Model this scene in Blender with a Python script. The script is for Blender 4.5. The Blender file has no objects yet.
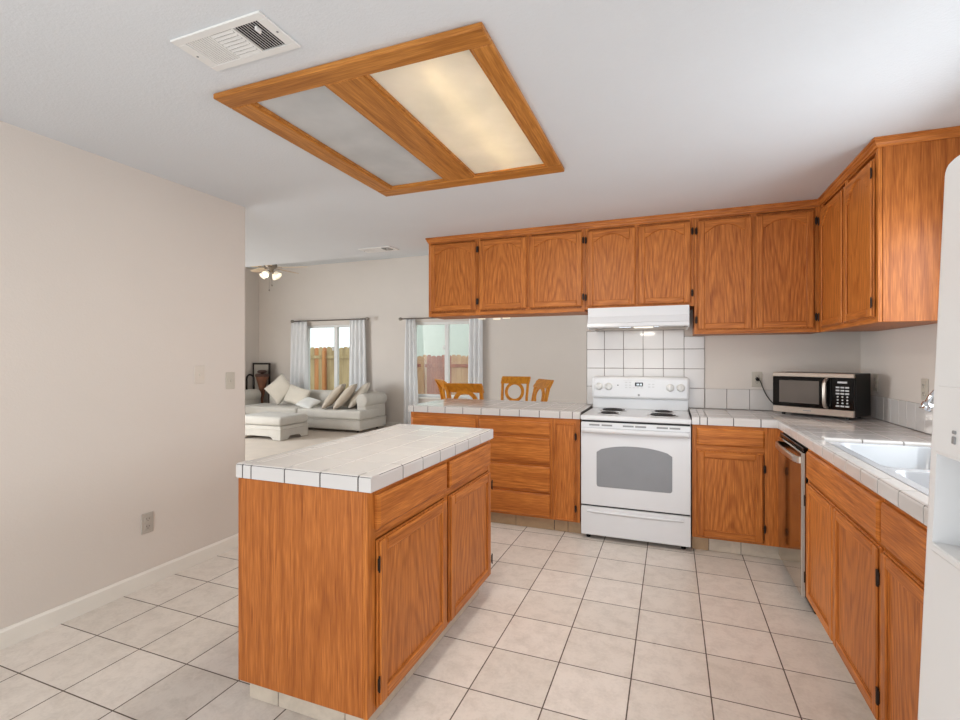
import bpy, bmesh, math, random
from mathutils import Matrix, Vector
random.seed(7)
S = bpy.context.scene
COL = S.collection
PI = math.pi

# ------------------------------------------------------------------ camera
cam_d = bpy.data.cameras.new('camera')
cam_d.sensor_width = 36.0
cam_d.lens = 488.5 * 36.0 / 960.0
cam_d.shift_y = -1.9 / 960.0
cam_d.clip_start = 0.02
cam = bpy.data.objects.new('camera', cam_d)
cam.location = (0, 0, 1.3434)
cam.rotation_euler = (PI / 2, 0, 0.3728)
COL.objects.link(cam)
S.camera = cam

# ------------------------------------------------------------------ view, world
S.view_settings.view_transform = 'Standard'
S.view_settings.look = 'None'
S.view_settings.gamma = 1
S.view_settings.use_curve_mapping = False
S.view_settings.exposure = 0.07
S.cycles.use_denoising = True
S.cycles.max_bounces = 8
S.cycles.diffuse_bounces = 5
S.cycles.sample_clamp_indirect = 6
world = bpy.data.worlds.new('world')
S.world = world
world.use_nodes = True
bgn = world.node_tree.nodes['Background']
bgn.inputs[0].default_value = (0.90, 0.95, 1.0, 1)
bgn.inputs[1].default_value = 1.6


def area(name, loc, rot, sx, sy, power, color=(1, 1, 1), portal=False, spread=PI):
    d = bpy.data.lights.new(name, 'AREA')
    d.shape = 'RECTANGLE'
    d.size, d.size_y = sx, sy
    d.energy = power
    d.color = color
    d.spread = spread
    if portal:
        d.cycles.is_portal = True
    o = bpy.data.objects.new(name, d)
    o.location = loc
    o.rotation_euler = rot
    COL.objects.link(o)
    return o


# fill added at the unseen rear; daylight through the sink window and dining patio opening
DAY = (0.87, 0.94, 1.0)
area('rear_fill', (-0.9, -2.55, 1.25), (PI / 2, 0, 0), 3.4, 2.2, 58, DAY)
area('sink_window_daylight', (1.42, 2.25, 1.60), (0, PI / 2 - 0.32, 0), 0.9, 0.95, 25, DAY)
area('dining_daylight', (1.25, 6.5, 1.4), (0, PI / 2, 0), 2.3, 2.4, 27, DAY)
# added fill aimed up at the ceiling, unseen behind the camera
area('bounce_fill', (-0.9, -0.8, 0.9), (PI - 0.7, 0, 0), 2.0, 1.2, 10.5, DAY)
area('living_side_fill', (-8.4, 3.55, 1.4), (0, -PI / 2, 0), 1.8, 2.2, 190, DAY)  # added fill from the unseen left side, no window built there
# the lit side of the ceiling light box
area('ceiling_box_light', (-0.87, 2.14, 2.41), (0, 0, 0), 0.4, 1.0, 18.5, (1.0, 0.95, 0.86))


# ------------------------------------------------------------------ materials
def lin(c):
    c = c / 255.0
    return c / 12.92 if c <= 0.04045 else ((c + 0.055) / 1.055) ** 2.4


def rgb(r, g, b):
    return (lin(r), lin(g), lin(b), 1.0)


class N:
    def __init__(s, name):
        s.m = bpy.data.materials.new(name)
        s.m.use_nodes = True
        s.t = s.m.node_tree
        s.n = s.t.nodes
        s.b = s.n['Principled BSDF']

    def new(s, t, **kw):
        o = s.n.new(t)
        for k, v in kw.items():
            setattr(o, k, v)
        return o

    def link(s, a, b):
        s.t.links.new(a, b)

    def coords(s, scale, rnd=True):
        tc = s.new('ShaderNodeTexCoord')
        mp = s.new('ShaderNodeMapping')
        mp.inputs['Scale'].default_value = scale
        if rnd:
            oi = s.new('ShaderNodeObjectInfo')
            mu = s.new('ShaderNodeMath', operation='MULTIPLY')
            mu.inputs[1].default_value = 23.0
            s.link(oi.outputs['Random'], mu.inputs[0])
            ad = s.new('ShaderNodeVectorMath', operation='ADD')
            s.link(tc.outputs['Object'], ad.inputs[0])
            s.link(mu.outputs[0], ad.inputs[1])
            s.link(ad.outputs[0], mp.inputs[0])
        else:
            s.link(tc.outputs['Object'], mp.inputs[0])
        return mp.outputs[0]

    def noise(s, vec, scale=1.0, detail=2.0, rough=0.5, dist=0.0):
        o = s.new('ShaderNodeTexNoise')
        o.inputs['Scale'].default_value = scale
        o.inputs['Detail'].default_value = detail
        o.inputs['Roughness'].default_value = rough
        o.inputs['Distortion'].default_value = dist
        s.link(vec, o.inputs['Vector'])
        return o.outputs['Fac']

    def math(s, op, a, b=None, c=None):
        o = s.new('ShaderNodeMath', operation=op)
        for i, v in enumerate((a, b, c)):
            if v is None:
                continue
            if isinstance(v, (int, float)):
                o.inputs[i].default_value = v
            else:
                s.link(v, o.inputs[i])
        return o.outputs[0]

    def ramp(s, fac, stops):
        o = s.new('ShaderNodeValToRGB')
        e = o.color_ramp.elements
        while len(e) < len(stops):
            e.new(0.5)
        for i, (p, c) in enumerate(stops):
            e[i].position = p
            e[i].color = c
        s.link(fac, o.inputs[0])
        return o.outputs[0]

    def mix(s, fac, a, b, mode='MIX'):
        o = s.new('ShaderNodeMix', data_type='RGBA', blend_type=mode)
        for i, v in ((0, fac), (6, a), (7, b)):
            if isinstance(v, (int, float, tuple)):
                o.inputs[i].default_value = v
            else:
                s.link(v, o.inputs[i])
        return o.outputs[2]

    def bump(s, h, strength=0.2, dist=0.002):
        o = s.new('ShaderNodeBump')
        o.inputs['Strength'].default_value = strength
        o.inputs['Distance'].default_value = dist
        s.link(h, o.inputs['Height'])
        s.link(o.outputs[0], s.b.inputs['Normal'])

    def set(s, **kw):
        for k, v in kw.items():
            k = k.replace('_', ' ')
            if isinstance(v, (int, float, tuple)):
                s.b.inputs[k].default_value = v
            else:
                s.link(v, s.b.inputs[k])
        return s.m


def plain(name, col, rough=0.5, metal=0.0, var=0.03, **kw):
    n = N(name)
    f = n.noise(n.coords((6, 6, 6)), 1.0, 3)
    lo = tuple(max(0, c * (1 - var)) for c in col[:3]) + (1,)
    hi = tuple(min(1, c * (1 + var)) for c in col[:3]) + (1,)
    n.set(Base_Color=n.ramp(f, [(0.3, lo), (0.7, hi)]), Roughness=rough, Metallic=metal, **kw)
    return n.m


def oak(name, horiz=False, along=None, light=(205, 126, 57), dark=(146, 76, 21), cathedral=False):
    n = N(name)
    a, b = 1.0, 0.07
    sc = (b, b, a) if horiz else (a, a, b)
    if along is not None:
        sc = tuple(b if k == along else a for k in range(3))
    v1 = n.coords(tuple(5.0 * q for q in sc))
    big = n.noise(v1, 1.0, 1.5, 0.4, 0.2)
    ph = n.math('MULTIPLY', big, 60.0)
    amp = 0.30
    if cathedral:
        # parabolic growth-ring figure across each panel, different on every door
        tc = n.new('ShaderNodeTexCoord')
        sx = n.new('ShaderNodeSeparateXYZ')
        n.link(tc.outputs['Generated'], sx.inputs[0])
        oi = n.new('ShaderNodeObjectInfo')
        cx = n.math('MULTIPLY_ADD', oi.outputs['Random'], 0.3, 0.35)
        dx = n.math('SUBTRACT', sx.outputs[0], cx)
        dy = n.math('SUBTRACT', sx.outputs[1], cx)
        r2 = n.math('ADD', n.math('MULTIPLY', dx, dx), n.math('MULTIPLY', dy, dy))
        sg = n.math('SUBTRACT', n.math('MULTIPLY', n.math('GREATER_THAN', n.math('FRACT', n.math('MULTIPLY', oi.outputs['Random'], 7.3)), 0.5), 2.0), 1.0)
        zz = n.math('MULTIPLY', n.math('MULTIPLY', sx.outputs[2], sg), 16.0)
        rr = n.math('MULTIPLY', n.math('SQRT', n.math('ADD', r2, 0.004)), 95.0)
        w = n.noise(n.coords((9, 9, 2.5)), 1.0, 2.0)
        ph = n.math('ADD', n.math('ADD', zz, rr), n.math('MULTIPLY', w, 16.0))
        amp = 0.36
    rings = n.math('SINE', ph)
    rings = n.math('POWER', n.math('MULTIPLY_ADD', rings, 0.5, 0.5), 2.6)
    v2 = n.coords(tuple((210.0 if q == a else 9.0) for q in sc))
    pores = n.noise(v2, 1.0, 2.0, 0.55)
    pm = n.math('MULTIPLY', n.math('SUBTRACT', pores, 0.46), 1.7)
    v3 = n.coords(tuple((34.0 if q == a else 1.6) for q in sc))
    mid = n.noise(v3, 1.0, 3.0, 0.6)
    f = n.math('ADD', n.math('MULTIPLY', rings, amp), n.math('MULTIPLY', mid, 0.42))
    f = n.math('ADD', f, pm)
    v4 = n.coords(tuple((75.0 if q == a else 5.0) for q in sc))
    fl = n.math('MULTIPLY', n.math('MAXIMUM', n.math('SUBTRACT', n.noise(v4, 1.0, 1.0), 0.60), 0.0), 2.4)
    f = n.math('ADD', f, fl)
    c = n.ramp(f, [(0.0, rgb(*light)), (0.32, rgb(*[l * 0.62 + d * 0.38 for l, d in zip(light, dark)])),
                   (0.95, rgb(*dark))])
    n.set(Base_Color=c, Roughness=0.42, Specular_IOR_Level=0.32)
    n.bump(f, 0.10, 0.001)
    return n.m


M = {}
M['oak'] = oak('oak_vertical')
M['oak_h'] = oak('oak_horizontal', True)
M['oak_panel'] = oak('oak_door_panel', cathedral=True)
M['oak_side'] = oak('oak_side_panel', False, light=(190, 113, 51), dark=(138, 71, 21))
M['oak_light'] = oak('oak_fixture_rail', along=0, light=(202, 136, 64), dark=(146, 86, 28))
M['oak_light_y'] = oak('oak_fixture_stile', along=1, light=(202, 136, 64), dark=(146, 86, 28))
M['chair_wood'] = oak('honey_wood', False, light=(222, 150, 40), dark=(170, 98, 16))


def wall_paint(name, col, bump=0.25):
    n = N(name)
    v = n.coords((1, 1, 1), False)
    f = n.noise(v, 2.2, 3)
    g = n.noise(v, 90.0, 3, 0.6)
    n.set(Base_Color=n.ramp(f, [(0.3, tuple(c * 0.975 for c in col[:3]) + (1,)), (0.7, col)]), Roughness=0.62)
    n.bump(g, bump, 0.003)
    return n.m


M['wall'] = wall_paint('beige_wall_paint', rgb(214, 205, 196))
M['wall_white'] = wall_paint('white_wall_paint', rgb(226, 221, 212))
M['ceiling'] = wall_paint('ceiling_texture', rgb(216, 219, 222), 0.5)
M['trim'] = plain('white_trim_paint', rgb(228, 223, 214), 0.4)


def floor_tile():
    n = N('floor_tile')
    tc = n.new('ShaderNodeTexCoord')
    mp = n.new('ShaderNodeMapping')
    t = 0.3042
    mp.inputs['Location'].default_value = (1.0687 + 30 * t, -3.353 + 60 * t, 0)
    n.link(tc.outputs['Object'], mp.inputs[0])
    br = n.new('ShaderNodeTexBrick')
    br.offset = 0.0
    br.squash = 1.0
    br.inputs['Scale'].default_value = 1.0
    br.inputs['Brick Width'].default_value = t
    br.inputs['Row Height'].default_value = t
    br.inputs['Mortar Size'].default_value = 0.003
    br.inputs['Mortar Smooth'].default_value = 0.2
    br.inputs['Bias'].default_value = 0.0
    br.inputs['Color1'].default_value = rgb(228, 219, 210)
    br.inputs['Color2'].default_value = rgb(219, 210, 200)
    br.inputs['Mortar'].default_value = rgb(98, 84, 74)
    n.link(mp.outputs[0], br.inputs['Vector'])
    v = n.coords((1, 1, 1), False)
    a = n.noise(v, 11.0, 6, 0.7, 0.4)
    b = n.noise(v, 70.0, 4, 0.65)
    cl = n.ramp(n.math('ADD', n.math('MULTIPLY', a, 0.7), n.math('MULTIPLY', b, 0.3)),
                [(0.36, (0.78, 0.765, 0.75, 1)), (0.56, (1.0, 1.0, 1.0, 1))])
    c = n.mix(0.75, br.outputs['Color'], cl, 'MULTIPLY')
    inv = n.math('SUBTRACT', 1.0, br.outputs['Fac'])
    n.set(Base_Color=c, Roughness=n.math('MULTIPLY_ADD', br.outputs['Fac'], 0.4, 0.36))
    n.bump(n.math('ADD', inv, n.math('MULTIPLY', b, 0.06)), 0.5, 0.003)
    return n.m


M['floor'] = floor_tile()


def ceramic(name, col, rough=0.11):
    n = N(name)
    f = n.noise(n.coords((3, 3, 3)), 1.0, 3)
    n.set(Base_Color=n.ramp(f, [(0.3, tuple(c * 0.95 for c in col[:3]) + (1,)), (0.7, col)]), Roughness=rough)
    n.bump(n.noise(n.coords((14, 14, 14)), 1.0, 1), 0.03, 0.004)
    return n.m


M['tile'] = ceramic('white_glazed_tile', rgb(209, 204, 200))
M['grout'] = plain('grey_grout', rgb(78, 73, 70), 0.85)
M['grout_dark'] = plain('brown_grout', rgb(92, 80, 74), 0.85)
M['toe_tile'] = None


def stone_tile(name, col):
    n = N(name)
    v = n.coords((1, 1, 1), False)
    a = n.noise(v, 14.0, 6, 0.65, 0.4)
    n.set(Base_Color=n.ramp(a, [(0.3, tuple(c * 0.8 for c in col[:3]) + (1,)), (0.65, col)]), Roughness=0.42)
    return n.m


M['toe_tile'] = stone_tile('beige_base_tile', rgb(204, 190, 172))
M['toe_brown'] = stone_tile('brown_base_tile', rgb(176, 146, 112))
M['white'] = plain('white_enamel', rgb(218, 218, 219), 0.22, 0.0, 0.01)
M['white_plastic'] = plain('white_plastic', rgb(226, 225, 222), 0.4, 0.0, 0.01)
M['fridge'] = plain('white_fridge_enamel', rgb(226, 227, 227), 0.35, 0.0, 0.01)
M['fridge_in'] = plain('grey_dispenser_plastic', rgb(216, 216, 216), 0.4, 0.0, 0.01)
M['sink'] = plain('white_sink_enamel', rgb(186, 188, 191), 0.15, 0.0, 0.01)
M['black'] = plain('black_plastic', rgb(20, 19, 18), 0.35, Specular_IOR_Level=0.25)
M['black_gloss'] = plain('black_gloss', rgb(14, 13, 13), 0.10, Specular_IOR_Level=0.22)
M['grey'] = plain('grey_print', rgb(140, 140, 140), 0.5)
M['lightgrey'] = plain('light_grey_print', rgb(196, 196, 196), 0.5)
M['oven_glass'] = plain('grey_oven_glass', rgb(134, 135, 138), 0.08)
M['mw_glass'] = plain('microwave_window', rgb(100, 92, 86), 0.08, Specular_IOR_Level=0.3)
M['steel'] = plain('brushed_steel', rgb(206, 196, 186), 0.28, 1.0)
M['dw_steel'] = plain('dishwasher_steel', rgb(190, 180, 166), 0.10, 1.0)
M['chrome'] = plain('chrome', rgb(215, 217, 220), 0.08, 1.0)
M['bronze'] = plain('dark_hinge_metal', rgb(46, 32, 24), 0.4, 0.6)
M['coil'] = plain('dark_coil', rgb(52, 50, 50), 0.45, 0.5)
M['pan'] = plain('drip_pan_metal', rgb(205, 205, 205), 0.35, 0.6)
M['dark_metal'] = plain('dark_metal', rgb(36, 26, 22), 0.45, 0.4)
M['rod'] = plain('bronze_rod', rgb(92, 80, 70), 0.35, 0.7)
M['nickel'] = plain('brushed_nickel', rgb(150, 140, 130), 0.3, 0.9)
M['blade'] = plain('pale_wood_blade', rgb(214, 190, 160), 0.45)
M['plate'] = plain('almond_plate', rgb(190, 182, 168), 0.4)
M['plate_white'] = plain('white_plate', rgb(212, 202, 190), 0.4)
M['plate_grey'] = plain('grey_plate', rgb(178, 170, 160), 0.4)
M['slot'] = plain('dark_slot', rgb(60, 54, 48), 0.6)
M['vent_hole'] = plain('vent_dark', rgb(34, 33, 33), 0.8)
M['brown'] = plain('brown_vase', rgb(116, 72, 48), 0.5, 0, 0.3)
M['brown_dark'] = plain('dark_brown_rim', rgb(70, 44, 34), 0.5, 0, 0.2)
M['art'] = plain('grey_backing', rgb(172, 166, 156), 0.7)


def fabric(name, col, sc=260.0):
    n = N(name)
    v = n.coords((1, 1, 1))
    a = n.noise(v, sc, 2)
    b = n.noise(v, 5.0, 3)
    n.set(Base_Color=n.ramp(n.math('ADD', n.math('MULTIPLY', a, 0.5), n.math('MULTIPLY', b, 0.5)),
                            [(0.35, tuple(c * 0.88 for c in col[:3]) + (1,)), (0.65, col)]),
          Roughness=0.9, Sheen_Weight=0.15)
    n.bump(a, 0.25, 0.003)
    return n.m


M['sofa'] = fabric('light_grey_upholstery', rgb(204, 198, 188))
M['cushion'] = fabric('cream_cushion', rgb(222, 213, 198))
M['cushion_tan'] = fabric('tan_cushion', rgb(204, 190, 172))
M['cushion_white'] = fabric('white_cushion', rgb(230, 228, 222))
M['carpet'] = fabric('beige_carpet', rgb(206, 190, 172), 120.0)


def curtain_mat():
    n = N('sheer_white_curtain')
    f = n.noise(n.coords((30, 30, 4)), 1.0, 2)
    col = n.ramp(f, [(0.3, rgb(240, 240, 240)), (0.7, rgb(250, 250, 250))])
    n.link(col, n.b.inputs['Base Color'])
    n.b.inputs['Roughness'].default_value = 0.9
    tr = n.new('ShaderNodeBsdfTranslucent')
    n.link(col, tr.inputs[0])
    mx = n.new('ShaderNodeMixShader')
    mx.inputs[0].default_value = 0.22
    n.link(n.b.outputs[0], mx.inputs[1])
    n.link(tr.outputs[0], mx.inputs[2])
    n.link(mx.outputs[0], n.n['Material Output'].inputs[0])
    return n.m


M['curtain'] = curtain_mat()


def glass_mat():
    n = N('clear_window_glass')
    n.n.remove(n.b)
    tr = n.new('ShaderNodeBsdfTransparent')
    tr.inputs[0].default_value = (0.94, 0.97, 0.96, 1)
    gl = n.new('ShaderNodeBsdfGlossy')
    gl.inputs['Roughness'].default_value = 0.01
    mx = n.new('ShaderNodeMixShader')
    mx.inputs[0].default_value = 0.06
    n.link(tr.outputs[0], mx.inputs[1])
    n.link(gl.outputs[0], mx.inputs[2])
    n.link(mx.outputs[0], n.n['Material Output'].inputs[0])
    return n.m


M['glass'] = glass_mat()


def diffuser_mat():
    n = N('frosted_diffuser')
    f = n.noise(n.coords((5, 5, 5)), 1.0, 3)
    col = n.ramp(f, [(0.3, rgb(216, 218, 218)), (0.7, rgb(230, 231, 231))])
    n.link(col, n.b.inputs['Base Color'])
    n.b.inputs['Roughness'].default_value = 0.35
    tr = n.new('ShaderNodeBsdfTranslucent')
    n.link(col, tr.inputs[0])
    mx = n.new('ShaderNodeMixShader')
    mx.inputs[0].default_value = 0.3
    n.link(n.b.outputs[0], mx.inputs[1])
    n.link(tr.outputs[0], mx.inputs[2])
    n.link(mx.outputs[0], n.n['Material Output'].inputs[0])
    return n.m


M['diffuser'] = diffuser_mat()


def emit(name, col, strength):
    n = N(name)
    n.set(Base_Color=col, Emission_Color=col, Emission_Strength=strength)
    return n.m


M['tube_on'] = emit('lit_fluorescent_tube', (1.0, 0.70, 0.30, 1), 190.0)
M['tube_off'] = plain('unlit_tube', rgb(225, 225, 225), 0.3)
M['bulb'] = emit('warm_bulb', (1.0, 0.86, 0.62, 1), 4.0)
M['shade'] = emit('frosted_glass_shade', (1.0, 0.9, 0.74, 1), 0.4)
M['hood_lamp'] = emit('hood_lamp_lens', (1.0, 0.93, 0.8, 1), 1.0)
M['lcd'] = emit('clock_digits', (0.75, 0.85, 0.9, 1), 0.5)


def board(name, c1, c2):
    n = N(name)
    f = n.noise(n.coords((7, 7, 0.8)), 1.0, 3)
    g = n.noise(n.coords((60, 60, 2)), 1.0, 2)
    n.set(Base_Color=n.ramp(n.math('ADD', n.math('MULTIPLY', f, 0.7), n.math('MULTIPLY', g, 0.3)),
                            [(0.35, rgb(*c1)), (0.65, rgb(*c2))]), Roughness=0.8)
    return n.m


M['fence'] = board('weathered_cedar', (150, 126, 84), (204, 180, 134))
M['fence_orange'] = board('orange_stained_cedar', (176, 104, 52), (212, 146, 86))
M['fence_red'] = board('reddish_cedar', (138, 72, 52), (172, 100, 76))
M['fence_tan'] = board('tan_cedar', (184, 140, 104), (206, 168, 130))
M['house'] = plain('pale_green_siding', rgb(206, 216, 208), 0.8)
M['house_trim'] = plain('white_house_trim', rgb(236, 236, 232), 0.6)
M['house_glass'] = plain('dim_house_window', rgb(150, 158, 156), 0.2)
M['ground'] = plain('dry_ground', rgb(176, 164, 140), 0.9, 0, 0.15)
M['roof'] = plain('grey_roof', rgb(130, 122, 116), 0.8)


# ------------------------------------------------------------------ mesh builder
class B:
    def __init__(s, mat=None):
        s.bm = bmesh.new()
        s.M = mat or Matrix.Identity(4)

    def _fin(s, verts, faces, mi, smooth):
        if s.M != Matrix.Identity(4):
            for v in verts:
                v.co = s.M @ v.co
        for f in faces:
            f.material_index = mi
            f.smooth = smooth

    def raw(s, vs, fs, mi=0, smooth=False):
        v = [s.bm.verts.new(p) for p in vs]
        f = []
        for q in fs:
            try:
                f.append(s.bm.faces.new([v[i] for i in q]))
            except ValueError:
                pass
        s._fin(v, f, mi, smooth)
        return v, f

    def box(s, x0, x1, y0, y1, z0, z1, c=0.0, mi=0):
        x0, x1 = min(x0, x1), max(x0, x1)
        y0, y1 = min(y0, y1), max(y0, y1)
        z0, z1 = min(z0, z1), max(z0, z1)
        c = min(c, (x1 - x0) * .45, (y1 - y0) * .45, (z1 - z0) * .45)
        if c <= 0:
            return s.raw([(x, y, z) for x in (x0, x1) for y in (y0, y1) for z in (z0, z1)],
                         [(0, 1, 3, 2), (4, 6, 7, 5), (0, 4, 5, 1), (2, 3, 7, 6), (0, 2, 6, 4), (1, 5, 7, 3)], mi)
        X, Y, Z = (x0, x1), (y0, y1), (z0, z1)
        vs, ix = [], {}
        for i in (0, 1):
            for j in (0, 1):
                for k in (0, 1):
                    sx, sy, sz = (1 - 2 * i) * c, (1 - 2 * j) * c, (1 - 2 * k) * c
                    for a, p in enumerate(((X[i], Y[j] + sy, Z[k] + sz), (X[i] + sx, Y[j], Z[k] + sz),
                                           (X[i] + sx, Y[j] + sy, Z[k]))):
                        ix[(i, j, k, a)] = len(vs)
                        vs.append(p)
        g = lambda *q: ix[q]
        fs = []
        for e in (0, 1):
            fs.append((g(e, 0, 0, 0), g(e, 1, 0, 0), g(e, 1, 1, 0), g(e, 0, 1, 0)))
            fs.append((g(0, e, 0, 1), g(1, e, 0, 1), g(1, e, 1, 1), g(0, e, 1, 1)))
            fs.append((g(0, 0, e, 2), g(1, 0, e, 2), g(1, 1, e, 2), g(0, 1, e, 2)))
        for a in (0, 1):
            for b in (0, 1):
                fs.append((g(a, b, 0, 0), g(a, b, 0, 1), g(a, b, 1, 1), g(a, b, 1, 0)))
                fs.append((g(a, 0, b, 0), g(a, 0, b, 2), g(a, 1, b, 2), g(a, 1, b, 0)))
                fs.append((g(0, a, b, 1), g(0, a, b, 2), g(1, a, b, 2), g(1, a, b, 1)))
        for i in (0, 1):
            for j in (0, 1):
                for k in (0, 1):
                    fs.append((g(i, j, k, 0), g(i, j, k, 1), g(i, j, k, 2)))
        v, f = s.raw(vs, fs, mi)
        bmesh.ops.recalc_face_normals(s.bm, faces=f)
        return v, f

    def rbox(s, x0, x1, y0, y1, z0, z1, r, seg=4, mi=0, smooth=True):
        t = bmesh.new()
        bmesh.ops.create_cube(t, size=1)
        for v in t.verts:
            v.co = Vector(((x0 + x1) / 2 + v.co.x * (x1 - x0), (y0 + y1) / 2 + v.co.y * (y1 - y0),
                           (z0 + z1) / 2 + v.co.z * (z1 - z0)))
        r = min(r, abs(x1 - x0) * .48, abs(y1 - y0) * .48, abs(z1 - z0) * .48)
        bmesh.ops.bevel(t, geom=list(t.edges), offset=r, segments=seg, profile=0.5, affect='EDGES')
        t.verts.index_update()
        vs = [tuple(v.co) for v in t.verts]
        fs = [[v.index for v in f.verts] for f in t.faces]
        t.free()
        v, f = s.raw(vs, fs, mi, smooth)
        if smooth and r < .03:
            for q in f:
                q.normal_update()
                if max(abs(c) for c in q.normal) > .9999:
                    q.smooth = False
        return v, f

    def cyl(s, p0, p1, r0, r1=None, seg=20, mi=0, cap=True, smooth=True):
        r1 = r0 if r1 is None else r1
        p0, p1 = Vector(p0), Vector(p1)
        d = (p1 - p0).normalized()
        a = d.orthogonal().normalized()
        b = d.cross(a)
        vs = []
        for p, r in ((p0, r0), (p1, r1)):
            for i in range(seg):
                t = 2 * PI * i / seg
                vs.append(p + (a * math.cos(t) + b * math.sin(t)) * r)
        fs = [(i, (i + 1) % seg, seg + (i + 1) % seg, seg + i) for i in range(seg)]
        v, f = s.raw(vs, fs, mi, smooth)
        if cap:
            f2 = [s.bm.faces.new(v[:seg][::-1]), s.bm.faces.new(v[seg:])]
            for q in f2:
                q.material_index = mi
                for e in q.edges:
                    e.smooth = False
        return v, f

    def tube(s, pts, r, seg=10, mi=0, closed=False, cap=True):
        pts = [Vector(p) for p in pts]
        n = len(pts)
        rr = r if isinstance(r, (list, tuple)) else [r] * n
        vs = []
        up = None
        for i, p in enumerate(pts):
            if closed:
                d = pts[(i + 1) % n] - pts[i - 1]
            else:
                d = pts[min(i + 1, n - 1)] - pts[max(i - 1, 0)]
            d.normalize()
            if up is None:
                up = d.orthogonal().normalized()
            up = (up - d * up.dot(d))
            if up.length < 1e-6:
                up = d.orthogonal()
            up.normalize()
            b = d.cross(up)
            for k in range(seg):
                t = 2 * PI * k / seg
                vs.append(p + (up * math.cos(t) + b * math.sin(t)) * rr[i])
        fs = []
        for i in range(n if closed else n - 1):
            j = (i + 1) % n
            for k in range(seg):
                l = (k + 1) % seg
                fs.append((i * seg + k, i * seg + l, j * seg + l, j * seg + k))
        v, f = s.raw(vs, fs, mi, True)
        if cap and not closed:
            for q in (s.bm.faces.new(v[:seg][::-1]), s.bm.faces.new(v[-seg:])):
                q.material_index = mi
        return v, f

    def lathe(s, prof, c=(0, 0, 0), seg=28, mi=0, mat=None, smooth=True):
        """prof: list of (radius, height) around +Z at c (or matrix mat)."""
        mat = mat or Matrix.Translation(c)
        vs, fs = [], []
        for r, z in prof:
            for k in range(seg):
                t = 2 * PI * k / seg
                vs.append(mat @ Vector((max(r, 1e-5) * math.cos(t), max(r, 1e-5) * math.sin(t), z)))
        for i in range(len(prof) - 1):
            for k in range(seg):
                l = (k + 1) % seg
                fs.append((i * seg + k, i * seg + l, (i + 1) * seg + l, (i + 1) * seg + k))
        return s.raw(vs, fs, mi, smooth)

    def prism(s, poly, axis, a0, a1, mi=0, smooth=False):
        """poly: 2D points in the two other axes (in xyz order), extruded on axis."""
        def P(p, a):
            q = list(p)
            q.insert(axis, a)
            return tuple(q)
        n = len(poly)
        vs = [P(p, a0) for p in poly] + [P(p, a1) for p in poly]
        fs = [tuple(range(n)), tuple(range(2 * n - 1, n - 1, -1))]
        fs += [(i, (i + 1) % n, n + (i + 1) % n, n + i) for i in range(n)]
        v, f = s.raw(vs, fs, mi, smooth)
        for q in f[:2]:
            q.smooth = False
            for e in q.edges:
                e.smooth = False
        bmesh.ops.recalc_face_normals(s.bm, faces=f)
        return v, f

    def build(s, name, mats, parent=None, label=None):
        me = bpy.data.meshes.new(name)
        if parent is not None and not parent.get('_l'):
            root = parent
            while root.parent is not None:
                root = root.parent
            off = Vector(root.location)
            for v in s.bm.verts:
                v.co -= off
        bmesh.ops.recalc_face_normals(s.bm, faces=list(s.bm.faces))
        s.bm.to_mesh(me)
        s.bm.free()
        for m in (mats if isinstance(mats, (list, tuple)) else [mats]):
            me.materials.append(M[m] if isinstance(m, str) else m)
        o = bpy.data.objects.new(name, me)
        COL.objects.link(o)
        if parent is not None:
            o.parent = parent
            if parent.get('_l'):
                o['_l'] = 1
        if label:
            o['label'] = label
        return o


def thing(name, label, cat, loc=(0, 0, 0), rot=(0, 0, 0), group=None, local=False):
    o = bpy.data.objects.new(name, None)
    o.empty_display_size = 0.1
    COL.objects.link(o)
    o.location = loc
    o.rotation_euler = rot
    o['label'] = label
    o['category'] = cat
    if group:
        o['group'] = group
    if local:
        o['_l'] = 1
    return o


def tag(o, label, cat, group=None):
    o['label'] = label
    o['category'] = cat
    if group:
        o['group'] = group
    return o


def struct(o):
    o['kind'] = 'structure'
    return o


def copy_tree(o, parent=None):
    c = o.copy()
    COL.objects.link(c)
    if parent is not None:
        c.parent = parent
    for ch in [x for x in KIDS.get(o.name, ())]:
        copy_tree(ch, c)
    return c


KIDS = {}


def index_kids():
    KIDS.clear()
    for o in COL.objects:
        if o.parent is not None:
            KIDS.setdefault(o.parent.name, []).append(o)


def RZ(x, y, z, deg):
    return Matrix.Translation((x, y, z)) @ Matrix.Rotation(math.radians(deg), 4, 'Z')


# ------------------------------------------------------------------ key dimensions
YW, XR, XL = 4.326, 1.286, -2.885          # stove wall, right wall, left wall (kitchen side)
YC, XC = 3.691, 0.651                      # counter front edges
ZT, ZB = 0.938, 0.884                      # counter top, underside of the tile edge
ZC = 2.44
YF = 8.30                                  # far wall of the living room
CW = 0.1613                                # counter tile pitch

# ------------------------------------------------------------------ structure
b = B(); b.box(-8.7, 1.42, -2.7, 4.45, -0.12, 0.0); struct(b.build('floor', 'floor'))
b = B(); b.box(-8.7, 1.42, 4.451, YF, -0.12, 0.004); b.box(-8.7, -3.02, 2.9, 4.45, 0.0003, 0.004)
struct(b.build('carpet', 'carpet'))
LX0, LX1, LY0, LY1 = -1.70, -0.62, 1.54, 2.74     # hole for the light fixture
b = B()
b.box(-8.7, LX0, -2.7, 4.45, ZC, ZC + .12); b.box(LX1, 1.42, -2.7, 4.45, ZC, ZC + .12)
b.box(LX0, LX1, -2.7, LY0, ZC, ZC + .12); b.box(LX0, LX1, LY1, 4.45, ZC, ZC + .12)
struct(b.build('ceiling', 'ceiling'))
b = B(); b.box(-8.7, 1.42, 4.45, YF + .15, 3.3, 3.4); struct(b.build('ceiling_living', 'ceiling'))
b = B(); b.box(-8.7, 1.42, 4.33, 4.45, ZC + .121, 3.3); struct(b.build('wall_header', 'ceiling'))
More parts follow.
